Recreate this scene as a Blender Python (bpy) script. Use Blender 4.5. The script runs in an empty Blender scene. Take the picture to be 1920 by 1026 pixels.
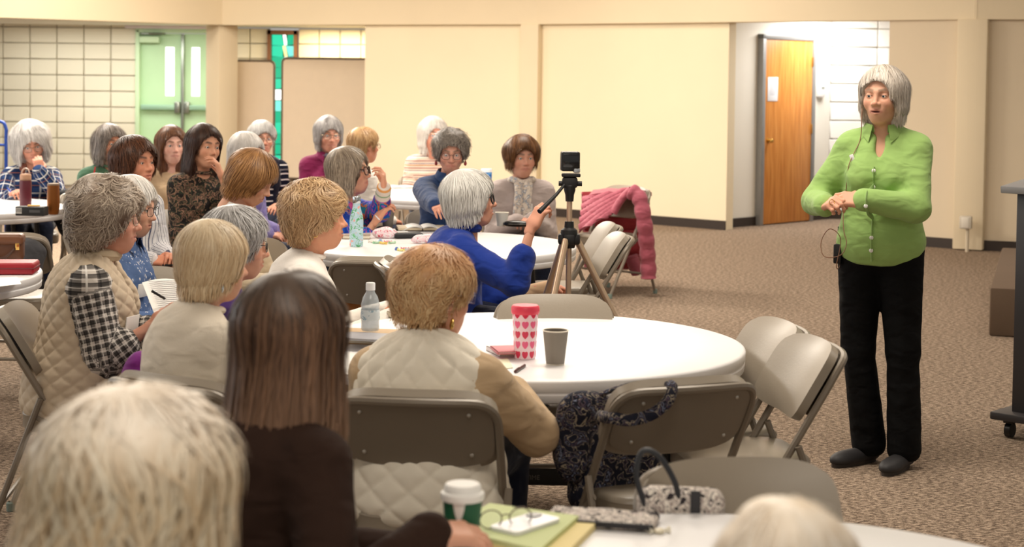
import bpy, bmesh, math, random
import numpy as np
from mathutils import Vector, Matrix, Euler
R_ = math.radians
rng = np.random.RandomState(11)
random.seed(5)
SC = bpy.context.scene
COL = SC.collection

# ------------------------------------------------------------------ camera, world, light, exposure
FPX, HC, PITCH, ROLL = 3200.0, 1.68, R_(2.5), R_(0.7)
HOR = 138.0
PROW = HOR + FPX*math.tan(PITCH)
cam = bpy.data.cameras.new('camera')
camo = bpy.data.objects.new('camera', cam)
COL.objects.link(camo)
cam.sensor_width = 36.0
cam.lens = FPX/1920*36
cam.shift_y = -(513-PROW)/1920
cam.clip_end = 200
CM = Matrix.Rotation(R_(90)-PITCH, 3, 'X') @ Matrix.Rotation(ROLL, 3, 'Z')
camo.matrix_world = Matrix.Translation((0, 0, HC)) @ CM.to_4x4()
cam.dof.use_dof = True
cam.dof.focus_distance = 7.3
cam.dof.aperture_fstop = 4.2
SC.camera = camo
SC.view_settings.view_transform = 'Standard'
SC.view_settings.look = 'None'
SC.view_settings.gamma = 1
SC.view_settings.use_curve_mapping = False
SC.view_settings.exposure = 0.12
SC.cycles.use_denoising = True
SC.cycles.max_bounces = 6

world = bpy.data.worlds.new('world')
SC.world = world
world.use_nodes = True
world.node_tree.nodes['Background'].inputs[0].default_value = (1.0, 0.93, 0.82, 1)
world.node_tree.nodes['Background'].inputs[1].default_value = 0.42

def area(name, loc, rot, sx, sy, power, col):
    l = bpy.data.lights.new(name, 'AREA')
    l.shape = 'RECTANGLE'; l.size = sx; l.size_y = sy; l.energy = power; l.color = col
    o = bpy.data.objects.new(name, l); COL.objects.link(o)
    o.location = loc; o.rotation_euler = rot
    return o

WARM = (1.0, 0.91, 0.785)
# fluorescent troughs of the hall ceiling, day-lit windows on the left side of the hall
for lx, ly, pw in ((-3.2, 15.6, 460), (-4.6, 19.0, 90), (0.6, 17.0, 70), (-4.2, 12.6, 170), (0.2, 12.0, 120), (4.3, 12.6, 32), (-3.2, 7.0, 60), (0.7, 6.6, 104), (4.2, 8.2, 34), (0.0, 1.8, 52)):
    area('ceiling_lamp', (lx, ly, 3.85), (0, 0, 0), 1.8, 1.2, pw, WARM)
area('window_light', (-8.6, 9.5, 2.3), (0, R_(-90), 0), 2.2, 9.0, 120, (0.93, 0.97, 1.0))
area('entry_light', (-5.6, 23.2, 2.28), (0, 0, 0), 3.0, 1.0, 60, (1.0, 0.97, 0.88))
area('hall_light', (3.75, 19.3, 2.45), (0, 0, 0), 0.6, 1.2, 52, (1.0, 0.97, 0.92))
area('alcove_light', (-2.2, 23.8, 2.28), (0, 0, 0), 1.6, 0.5, 60, (1.0, 0.80, 0.50))

# ------------------------------------------------------------------ helpers
def at(px, py, Y):
    d = CM @ Vector(((px-960)/FPX, (PROW-py)/FPX, -1))
    return Vector((0, 0, HC)) + d*(Y/d.y)
def atz(px, py, z):
    d = CM @ Vector(((px-960)/FPX, (PROW-py)/FPX, -1))
    return Vector((0, 0, HC)) + d*((z-HC)/d.z)

def lin(c):
    r = []
    for v in c[:3]:
        v = v/255.0
        r.append(v/12.92 if v <= 0.04045 else ((v+0.055)/1.055)**2.4)
    return (*r, 1.0)

def empty(name, label, cat, loc=(0, 0, 0), rz=0, group=None):
    o = bpy.data.objects.new(name, None)
    COL.objects.link(o)
    o.empty_display_size = 0.1
    o.location = loc; o.rotation_euler = (0, 0, rz)
    o['label'] = label; o['category'] = cat
    if group: o['group'] = group
    return o

def put(name, me, m, parent=None, label=None, cat=None, group=None, kind=None):
    o = bpy.data.objects.new(name, me)
    COL.objects.link(o)
    if m is not None and not me.materials: me.materials.append(m)
    if parent is not None: o.parent = parent
    if label: o['label'] = label
    if cat: o['category'] = cat
    if group: o['group'] = group
    if kind: o['kind'] = kind
    return o

def dup(root, loc, rz, label=None, group=None):
    r = root.copy(); COL.objects.link(r)
    r.location = loc; r.rotation_euler = (0, 0, rz)
    if label: r['label'] = label
    if group: r['group'] = group
    for ch in list(root.children):
        c = ch.copy(); COL.objects.link(c); c.parent = r
        for g in list(ch.children):
            d = g.copy(); COL.objects.link(d); d.parent = c
    return r

def npmesh(name, V, quads=None, tris=None, col=None, pat=None, smooth=True):
    me = bpy.data.meshes.new(name)
    V = np.asarray(V, np.float32)
    me.vertices.add(len(V)); me.vertices.foreach_set('co', V.ravel())
    loops = []; tot = []
    if quads is not None and len(quads): loops.append(np.asarray(quads, np.int32).ravel()); tot.append(np.full(len(quads), 4, np.int32))
    if tris is not None and len(tris): loops.append(np.asarray(tris, np.int32).ravel()); tot.append(np.full(len(tris), 3, np.int32))
    L = np.concatenate(loops); T = np.concatenate(tot)
    me.loops.add(len(L)); me.loops.foreach_set('vertex_index', L)
    me.polygons.add(len(T))
    me.polygons.foreach_set('loop_start', np.concatenate(([0], np.cumsum(T)[:-1])).astype(np.int32))
    me.polygons.foreach_set('loop_total', T)
    if smooth: me.polygons.foreach_set('use_smooth', np.ones(len(T), bool))
    me.update(calc_edges=True)
    if col is not None:
        a = me.attributes.new('Col', 'FLOAT_COLOR', 'POINT')
        c = np.ones((len(V), 4), np.float32); c[:, :3] = np.asarray(col)[:, :3]
        a.data.foreach_set('color', c.ravel())
    if pat is not None:
        a = me.attributes.new('pat', 'FLOAT_VECTOR', 'POINT')
        a.data.foreach_set('vector', np.asarray(pat, np.float32).ravel())
    return me

# ---- small rigid shapes collected in one bmesh
def frame_of(d):
    d = Vector(d).normalized()
    u = Vector((0, 0, 1)) if abs(d.z) < 0.9 else Vector((1, 0, 0))
    x = u.cross(d).normalized()
    return x, d.cross(x).normalized(), d

class MB:
    def __init__(s): s.bm = bmesh.new()
    def box(s, c, size, bev=0.0, R=None, seg=2):
        b = bmesh.new()
        bmesh.ops.create_cube(b, size=1)
        bmesh.ops.scale(b, vec=size, verts=b.verts)
        if bev: bmesh.ops.bevel(b, geom=b.edges[:], offset=bev, segments=seg, affect='EDGES', profile=0.5)
        M = Matrix.Translation(c) @ (R.to_4x4() if R is not None else Matrix.Identity(4))
        bmesh.ops.transform(b, matrix=M, verts=b.verts)
        s._join(b); return s
    def _join(s, b):
        me = bpy.data.meshes.new('tmp'); b.to_mesh(me); b.free()
        s.bm.from_mesh(me); bpy.data.meshes.remove(me)
    def tube(s, pts, r, n=8, closed=False, sx=1.0):
        pts = [Vector(p) for p in pts]; N = len(pts)
        rr = r if isinstance(r, (list, tuple)) else [r]*N
        rings = []; px = None
        for i, p in enumerate(pts):
            if closed: t = pts[(i+1) % N]-pts[i-1]
            else: t = pts[min(i+1, N-1)]-pts[max(i-1, 0)]
            t.normalize()
            if px is None: x, y, _ = frame_of(t)
            else:
                x = (px - t*px.dot(t)).normalized(); y = t.cross(x)
            px = x
            rings.append([s.bm.verts.new(p + x*(math.cos(2*math.pi*k/n)*rr[i]*sx) + y*(math.sin(2*math.pi*k/n)*rr[i])) for k in range(n)])
        for i in range(N if closed else N-1):
            a, b = rings[i], rings[(i+1) % N]
            for k in range(n): s.bm.faces.new((a[k], a[(k+1) % n], b[(k+1) % n], b[k]))
        if not closed:
            s.bm.faces.new(rings[0][::-1]); s.bm.faces.new(rings[-1])
        return s
    def lathe(s, prof, c=(0, 0, 0), n=32, R=None, sx=1, sy=1):
        c = Vector(c); rings = []
        for (r, z) in prof:
            if r < 1e-6: rings.append([s.bm.verts.new(c + ((R @ Vector((0, 0, z))) if R else Vector((0, 0, z))))])
            else:
                ring = []
                for k in range(n):
                    v = Vector((r*math.cos(2*math.pi*k/n)*sx, r*math.sin(2*math.pi*k/n)*sy, z))
                    ring.append(s.bm.verts.new(c + ((R @ v) if R else v)))
                rings.append(ring)
        for a, b in zip(rings[:-1], rings[1:]):
            if len(a) == 1 and len(b) == 1: continue
            for k in range(n):
                if len(a) == 1: s.bm.faces.new((a[0], b[(k+1) % n], b[k]))
                elif len(b) == 1: s.bm.faces.new((a[k], a[(k+1) % n], b[0]))
                else: s.bm.faces.new((a[k], a[(k+1) % n], b[(k+1) % n], b[k]))
        return s
    def prism(s, poly, h, M=None):
        """closed outline in xy, thickness h along +z"""
        M = M or Matrix.Identity(4)
        a = [s.bm.verts.new(M @ Vector((p[0], p[1], 0))) for p in poly]
        b = [s.bm.verts.new(M @ Vector((p[0], p[1], h))) for p in poly]
        n = len(poly)
        s.bm.faces.new(a[::-1]); s.bm.faces.new(b)
        for k in range(n): s.bm.faces.new((a[k], a[(k+1) % n], b[(k+1) % n], b[k]))
        return s
    def grid(s, fn, nu, nv, thick=0.0):
        """sheet fn(u,v)->xyz, u,v in 0..1, given thickness along its normal"""
        P = [[Vector(fn(i/nu, j/nv)) for j in range(nv+1)] for i in range(nu+1)]
        def nrm(i, j):
            a = P[min(i+1, nu)][j]-P[max(i-1, 0)][j]; b = P[i][min(j+1, nv)]-P[i][max(j-1, 0)]
            n = a.cross(b); return n.normalized() if n.length > 1e-9 else Vector((0, 0, 1))
        A = [[s.bm.verts.new(P[i][j]) for j in range(nv+1)] for i in range(nu+1)]
        for i in range(nu):
            for j in range(nv): s.bm.faces.new((A[i][j], A[i+1][j], A[i+1][j+1], A[i][j+1]))
        if thick:
            B = [[s.bm.verts.new(P[i][j]-nrm(i, j)*thick) for j in range(nv+1)] for i in range(nu+1)]
            for i in range(nu):
                for j in range(nv): s.bm.faces.new((B[i][j], B[i][j+1], B[i+1][j+1], B[i+1][j]))
            for i in range(nu):
                s.bm.faces.new((A[i][0], B[i][0], B[i+1][0], A[i+1][0])); s.bm.faces.new((A[i][nv], A[i+1][nv], B[i+1][nv], B[i][nv]))
            for j in range(nv):
                s.bm.faces.new((A[0][j], A[0][j+1], B[0][j+1], B[0][j])); s.bm.faces.new((A[nu][j], B[nu][j], B[nu][j+1], A[nu][j+1]))
        return s
    def mesh(s, name, smooth=True, angle=40):
        bmesh.ops.recalc_face_normals(s.bm, faces=s.bm.faces[:])
        me = bpy.data.meshes.new(name); s.bm.to_mesh(me); s.bm.free()
        if smooth and len(me.polygons):
            me.polygons.foreach_set('use_smooth', np.ones(len(me.polygons), bool))
            me.set_sharp_from_angle(angle=R_(angle))
        return me
    def obj(s, name, m, parent=None, label=None, cat=None, group=None, kind=None, smooth=True, angle=40):
        return put(name, s.mesh(name, smooth, angle), m, parent, label, cat, group, kind)

def spline(pts, n=6, closed=False):
    P = [np.array(p, float) for p in pts]; N = len(P); out = []
    for i in range(N if closed else N-1):
        if closed: a, b, c, d = P[i-1], P[i], P[(i+1) % N], P[(i+2) % N]
        else: a, b, c, d = P[max(i-1, 0)], P[i], P[i+1], P[min(i+2, N-1)]
        for k in range(n):
            t = k/n
            out.append(0.5*((2*b)+(c-a)*t+(2*a-5*b+4*c-d)*t*t+(3*b-a-3*c+d)*t**3))
    if not closed: out.append(P[-1])
    return [Vector(p) for p in out]

def rrect(w, h, r, n=5):
    out = []
    for cx, cy, a0 in ((w/2-r, h/2-r, 0), (-w/2+r, h/2-r, 90), (-w/2+r, -h/2+r, 180), (w/2-r, -h/2+r, 270)):
        for k in range(n+1):
            a = R_(a0+90*k/n); out.append((cx+r*math.cos(a), cy+r*math.sin(a)))
    return out

# ------------------------------------------------------------------ materials
class NT:
    def __init__(s, name):
        s.m = bpy.data.materials.new(name); s.m.use_nodes = True
        s.t = s.m.node_tree; s.b = s.t.nodes['Principled BSDF']
    def n(s, typ, **kw):
        nd = s.t.nodes.new(typ)
        for k, v in kw.items():
            if k.startswith('i_'):
                key = k[2:]; key = int(key) if key.isdigit() else key.replace('_', ' ')
                if hasattr(v, 'node'): s.t.links.new(v, nd.inputs[key])
                elif hasattr(v, 'outputs'): s.t.links.new(v.outputs[0], nd.inputs[key])
                else: nd.inputs[key].default_value = v
            else: setattr(nd, k, v)
        return nd
    def math(s, op, a, b=0.0, clamp=False):
        nd = s.n('ShaderNodeMath', operation=op, use_clamp=clamp)
        for i, v in enumerate((a, b)):
            if hasattr(v, 'node'): s.t.links.new(v, nd.inputs[i])
            elif hasattr(v, 'outputs'): s.t.links.new(v.outputs[0], nd.inputs[i])
            else: nd.inputs[i].default_value = v
        return nd.outputs[0]
    def mix(s, f, a, b, mode='MIX'):
        nd = s.n('ShaderNodeMix', data_type='RGBA', blend_type=mode)
        for i, v in ((0, f), (6, a), (7, b)):
            if hasattr(v, 'node'): s.t.links.new(v, nd.inputs[i])
            elif hasattr(v, 'outputs'): s.t.links.new(v.outputs[0], nd.inputs[i])
            else: nd.inputs[i].default_value = v
        return nd.outputs[2]
    def ramp(s, f, stops, interp='LINEAR'):
        nd = s.n('ShaderNodeValToRGB')
        nd.color_ramp.interpolation = interp
        e = nd.color_ramp.elements
        while len(e) < len(stops): e.new(0.5)
        for el, (p, c) in zip(e, stops): el.position = p; el.color = c
        s.t.links.new(f, nd.inputs[0])
        return nd.outputs[0]
    def obj(s): return s.n('ShaderNodeTexCoord').outputs['Object']
    def noise(s, scale, detail=2, vec=None, rough=0.5):
        nd = s.n('ShaderNodeTexNoise', i_Scale=scale, i_Detail=detail, i_Roughness=rough)
        s.t.links.new(vec if vec is not None else s.obj(), nd.inputs['Vector'])
        return nd.outputs['Fac']
    def mapping(s, scale, rot=(0, 0, 0), vec=None):
        nd = s.n('ShaderNodeMapping', i_Scale=scale, i_Rotation=rot)
        s.t.links.new(vec if vec is not None else s.obj(), nd.inputs['Vector'])
        return nd.outputs[0]
    def bump(s, h, strength=0.3, dist=0.01):
        nd = s.n('ShaderNodeBump', i_Strength=strength, i_Distance=dist, i_Height=h)
        s.t.links.new(nd.outputs[0], s.b.inputs['Normal'])
    def folds(s, wscale=420, weave=.25, scale=11, strength=.45):
        a = s.n('ShaderNodeBump', i_Strength=weave, i_Distance=.0015, i_Height=s.noise(wscale, 2))
        v = s.mapping((1, 1, 1.7))
        nz = s.n('ShaderNodeTexNoise', i_Scale=scale, i_Detail=1.5, i_Distortion=.5); s.t.links.new(v, nz.inputs['Vector'])
        b = s.n('ShaderNodeBump', i_Strength=strength, i_Distance=.035, i_Height=nz.outputs['Fac'])
        s.t.links.new(a.outputs[0], b.inputs['Normal']); s.t.links.new(b.outputs[0], s.b.inputs['Normal'])
    def base(s, c):
        if hasattr(c, 'node'): s.t.links.new(c, s.b.inputs['Base Color'])
        else: s.b.inputs['Base Color'].default_value = c
    def set(s, **kw):
        for k, v in kw.items(): s.b.inputs[k.replace('_', ' ')].default_value = v
        return s.m

_MC = {}
def plain(c, rough=0.5, metal=0.0, spec=0.5, var=0.06, scale=8, bump=0.0, bscale=200, key=None):
    kk = (tuple(c), rough, metal, spec, var, scale, bump, bscale)
    if kk in _MC: return _MC[kk]
    t = NT(key or 'paint_%d' % len(_MC))
    c = lin(c)
    if var:
        f = t.noise(scale, 3)
        d = tuple(max(0, v*(1-var*1.6)) for v in c[:3])+(1,); e = tuple(min(1, v*(1+var)) for v in c[:3])+(1,)
        t.base(t.mix(f, d, e))
    else: t.base(c)
    if bump: t.bump(t.noise(bscale, 2), bump, 0.002)
    _MC[kk] = t.set(Roughness=rough, Metallic=metal, Specular_IOR_Level=spec)
    return _MC[kk]

def vcol(name, rough=0.5, spec=0.4, sss=0.0, bump=0.0, bscale=300, sheen=0.0):
    if name in _MC: return _MC[name]
    t = NT(name)
    a = t.n('ShaderNodeAttribute', attribute_name='Col')
    t.base(a.outputs['Color'])
    if bump: t.bump(t.noise(bscale, 3), bump, 0.002)
    t.set(Roughness=rough, Specular_IOR_Level=spec)
    if sss:
        t.b.inputs['Subsurface Weight'].default_value = sss
        t.b.inputs['Subsurface Radius'].default_value = (0.9, 0.35, 0.2)
        t.b.inputs['Subsurface Scale'].default_value = 0.006
    _MC[name] = t.m
    return t.m

def emit(name, c, s):
    t = NT(name)
    t.base((0, 0, 0, 1))
    t.b.inputs['Emission Color'].default_value = lin(c); t.b.inputs['Emission Strength'].default_value = s
    return t.m

def patcoord(t):
    a = t.n('ShaderNodeAttribute', attribute_name='pat')
    sp = t.n('ShaderNodeSeparateXYZ'); t.t.links.new(a.outputs['Vector'], sp.inputs[0])
    ang = t.math('ARCTAN2', sp.outputs[1], sp.outputs[0])
    return t.math('DIVIDE', ang, 2*math.pi), sp.outputs[2]

def fabric(name, c, c2=None, rough=0.85, nscale=14, weave=0.25, wscale=420, sheen=0.15):
    t = NT(name)
    f = t.noise(nscale, 3)
    a = lin(c); b = lin(c2) if c2 else tuple(min(1, v*1.12) for v in a[:3])+(1,)
    t.base(t.mix(f, a, b))
    t.folds(wscale, weave)
    return t.set(Roughness=rough, Specular_IOR_Level=0.15, Sheen_Weight=sheen)

def stripes(name, base, cols, nu=0, nv=0, duty=0.35, rough=0.85):
    """cols: list of (colour, frequency, phase, duty) over u (nu) or v (nv)"""
    t = NT(name); u, v = patcoord(t)
    c = lin(base)
    for col, axis, fr, ph, dt in cols:
        x = t.math('MULTIPLY_ADD', u if axis == 'u' else v, fr)
        x.node.inputs[2].default_value = ph
        fr_ = t.math('FRACT', x)
        m = t.math('LESS_THAN', fr_, dt)
        c = t.mix(m, c, lin(col))
    t.base(c)
    t.folds(420, .2)
    return t.set(Roughness=rough, Specular_IOR_Level=0.15)

def plaid(name, base, bands, rough=0.85):
    """bands: (colour, axis, freq, phase, duty, opacity)"""
    t = NT(name); u, v = patcoord(t); c = lin(base)
    for col, axis, fr, ph, dt, op in bands:
        x = t.math('MULTIPLY_ADD', u if axis == 'u' else v, fr); x.node.inputs[2].default_value = ph
        m = t.math('MULTIPLY', t.math('LESS_THAN', t.math('FRACT', x), dt), op)
        c = t.mix(m, c, lin(col))
    t.base(c); t.folds(420, .2)
    return t.set(Roughness=rough, Specular_IOR_Level=0.15)

def blotch(name, stops, scale=22, detail=3, warp=0.6, rough=0.8, interp='CONSTANT', stretch=(1, 1, 1)):
    t = NT(name)
    v = t.mapping(stretch)
    nz = t.n('ShaderNodeTexNoise', i_Scale=scale, i_Detail=detail, i_Distortion=warp); t.t.links.new(v, nz.inputs['Vector'])
    t.base(t.ramp(nz.outputs['Fac'], [(p, lin(c)) for p, c in stops], interp))
    t.folds(420, .2)
    return t.set(Roughness=rough, Specular_IOR_Level=0.2)

def glassy(name, c, alpha=0.25, rough=0.05):
    """thin clear sheet: mostly see-through with a gloss"""
    t = NT(name)
    t.base(lin(c)); t.set(Roughness=rough, Alpha=alpha, Specular_IOR_Level=0.6)
    return t.m
# ------------------------------------------------------------------ smooth solid modelling for figures
def smin(a, b, k):
    if k <= 0: return np.minimum(a, b)
    h = np.maximum(k-np.abs(a-b), 0)/k
    return np.minimum(a, b)-h*h*k*0.25

class SDF:
    def __init__(s): s.p = []
    def rc(s, a, b, ra, rb, k=0.02, op='u', sc=(1, 1, 1)):
        a = np.array(a, float); b = np.array(b, float); q = 1/np.array(sc, float)
        A = a*q; B = b*q; ba = B-A; bb = max(ba@ba, 1e-12); mr = max(ra, rb)*np.array(sc)
        def fn(x, y, z):
            X = x*q[0]-A[0]; Y = y*q[1]-A[1]; Z = z*q[2]-A[2]
            t = np.clip((X*ba[0]+Y*ba[1]+Z*ba[2])/bb, 0, 1)
            return np.sqrt((X-t*ba[0])**2+(Y-t*ba[1])**2+(Z-t*ba[2])**2)-(ra+(rb-ra)*t)
        s.p.append((fn, np.minimum(a, b)-mr, np.maximum(a, b)+mr, k, op)); return s
    def ell(s, c, r, k=0.02, op='u', R=None):
        c = np.array(c, float); r = np.array(r, float)
        M = np.array(R.to_3x3()) if R is not None else np.eye(3)
        ext = np.abs(M)@r
        def fn(x, y, z):
            X = x-c[0]; Y = y-c[1]; Z = z-c[2]
            if R is not None:
                X, Y, Z = (M[0, 0]*X+M[1, 0]*Y+M[2, 0]*Z, M[0, 1]*X+M[1, 1]*Y+M[2, 1]*Z, M[0, 2]*X+M[1, 2]*Y+M[2, 2]*Z)
            X = X/r[0]; Y = Y/r[1]; Z = Z/r[2]
            k0 = np.sqrt(X*X+Y*Y+Z*Z); k1 = np.sqrt((X/r[0])**2+(Y/r[1])**2+(Z/r[2])**2)
            return k0*(k0-1)/np.maximum(k1, 1e-6)
        s.p.append((fn, c-ext, c+ext, k, op)); return s
    def box(s, c, h, rad=0.01, k=0.02, op='u', R=None):
        c = np.array(c, float); h = np.array(h, float)-rad
        M = np.array(R.to_3x3()) if R is not None else np.eye(3)
        ext = np.abs(M)@(h+rad)
        def fn(x, y, z):
            X = x-c[0]; Y = y-c[1]; Z = z-c[2]
            X, Y, Z = (M[0, 0]*X+M[1, 0]*Y+M[2, 0]*Z, M[0, 1]*X+M[1, 1]*Y+M[2, 1]*Z, M[0, 2]*X+M[1, 2]*Y+M[2, 2]*Z)
            X = np.abs(X)-h[0]; Y = np.abs(Y)-h[1]; Z = np.abs(Z)-h[2]
            o = np.sqrt(np.maximum(X, 0)**2+np.maximum(Y, 0)**2+np.maximum(Z, 0)**2)
            return o+np.minimum(np.maximum(X, np.maximum(Y, Z)), 0)-rad
        s.p.append((fn, c-ext, c+ext, k, op)); return s
    def cut(s, n, d, k=0.01):
        """remove everything with n.p > d"""
        n = np.array(n, float)/np.linalg.norm(n)
        fn = lambda x, y, z: -(n[0]*x+n[1]*y+n[2]*z-d)
        s.p.append((fn, None, None, k, 's')); return s
    def ev(s, P):
        x, y, z = P[:, 0], P[:, 1], P[:, 2]; D = np.full(len(P), 0.5)
        for fn, lo, hi, k, op in s.p:
            d = fn(x, y, z)
            D = smin(D, d, k) if op == 'u' else -smin(-D, d, k)
        return D
    def grad(s, P, e=0.002):
        g = np.stack([s.ev(P+np.eye(3)[i]*e)-s.ev(P-np.eye(3)[i]*e) for i in range(3)], 1)
        return g/np.maximum(np.linalg.norm(g, axis=1, keepdims=True), 1e-9)
    def mesh(s, res):
        us = [p for p in s.p if p[4] == 'u']
        lo = np.min([p[1] for p in us], 0)-3*res-0.012; hi = np.max([p[2] for p in us], 0)+3*res+0.012
        n = np.ceil((hi-lo)/res).astype(int)+1
        ax = [(lo[i]+res*np.arange(n[i])).astype(np.float32) for i in range(3)]
        D = np.full(n, 0.5, np.float32)
        for fn, a, b, k, op in s.p:
            if a is None: sl = [slice(0, n[i]) for i in range(3)]
            else:
                m = k+3*res
                sl = [slice(max(0, int((a[i]-m-lo[i])/res)), min(n[i], int((b[i]+m-lo[i])/res)+2)) for i in range(3)]
                if any(q.stop <= q.start for q in sl): continue
            d = fn(ax[0][sl[0]][:, None, None], ax[1][sl[1]][None, :, None], ax[2][sl[2]][None, None, :])
            sub = D[sl[0], sl[1], sl[2]]
            D[sl[0], sl[1], sl[2]] = smin(sub, d, k) if op == 'u' else -smin(-sub, d, k)
        return surfnet(D, lo, res)

def surfnet(D, lo, res):
    S = D < 0
    cnt = np.zeros([k-1 for k in D.shape], np.uint8)
    offs = [(i, j, k) for i in (0, 1) for j in (0, 1) for k in (0, 1)]
    sh = lambda A, o: A[o[0]:A.shape[0]-1+o[0], o[1]:A.shape[1]-1+o[1], o[2]:A.shape[2]-1+o[2]]
    for o in offs: cnt += sh(S, o)
    idx = np.argwhere((cnt > 0) & (cnt < 8))
    vals = np.stack([D[idx[:, 0]+o[0], idx[:, 1]+o[1], idx[:, 2]+o[2]] for o in offs], 1).astype(np.float64)
    acc = np.zeros((len(idx), 3)); c = np.zeros(len(idx)); O = np.array(offs, float)
    for i in range(8):
        for j in range(i+1, 8):
            if np.abs(O[i]-O[j]).sum() != 1: continue
            cr = (vals[:, i] < 0) != (vals[:, j] < 0)
            t = vals[cr, i]/(vals[cr, i]-vals[cr, j])
            acc[cr] += O[i]+t[:, None]*(O[j]-O[i]); c[cr] += 1
    V = lo+res*(idx+acc/c[:, None])
    ids = np.full(cnt.shape, -1, np.int32); ids[idx[:, 0], idx[:, 1], idx[:, 2]] = np.arange(len(idx))
    Q = []
    for a in range(3):
        b, d = [(1, 2), (2, 0), (0, 1)][a]
        e = np.eye(3, dtype=int)
        s0 = [slice(None)]*3; s1 = [slice(None)]*3
        s0[a] = slice(0, -1); s1[a] = slice(1, None)
        A = S[tuple(s0)]; B = S[tuple(s1)]
        P = np.argwhere(A != B)
        ok = (P[:, b] > 0) & (P[:, d] > 0) & (P[:, b] < cnt.shape[b]) & (P[:, d] < cnt.shape[d])
        P = P[ok]
        f = A[P[:, 0], P[:, 1], P[:, 2]]
        g = lambda o: ids[P[:, 0]+o[0], P[:, 1]+o[1], P[:, 2]+o[2]]
        q = np.stack([g(-e[b]-e[d]), g(-e[d]), g(0*e[b]), g(-e[b])], 1)
        q[~f] = q[~f][:, ::-1]
        Q.append(q)
    return V, np.concatenate(Q)

def vnormals(V, Q):
    n = np.cross(V[Q[:, 2]]-V[Q[:, 0]], V[Q[:, 3]]-V[Q[:, 1]])
    N = np.zeros_like(V)
    for i in range(4): np.add.at(N, Q[:, i], n)
    return N/np.maximum(np.linalg.norm(N, axis=1, keepdims=True), 1e-12)

def waves(P, freq, seed, n=7):
    r = np.random.RandomState(seed); o = np.zeros(len(P))
    for i in range(n):
        d = r.normal(size=3); d /= np.linalg.norm(d)
        o += np.sin(P@d*freq*(0.6+0.9*r.rand())+r.rand()*6.28)
    return o/n

def xf(V, M):
    M = np.array(M); return V@M[:3, :3].T+M[:3, 3]

def join(parts):
    V = []; Q = []; n = 0
    for v, q in parts: V.append(v); Q.append(q+n); n += len(v)
    return np.concatenate(V), np.concatenate(Q)

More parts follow.
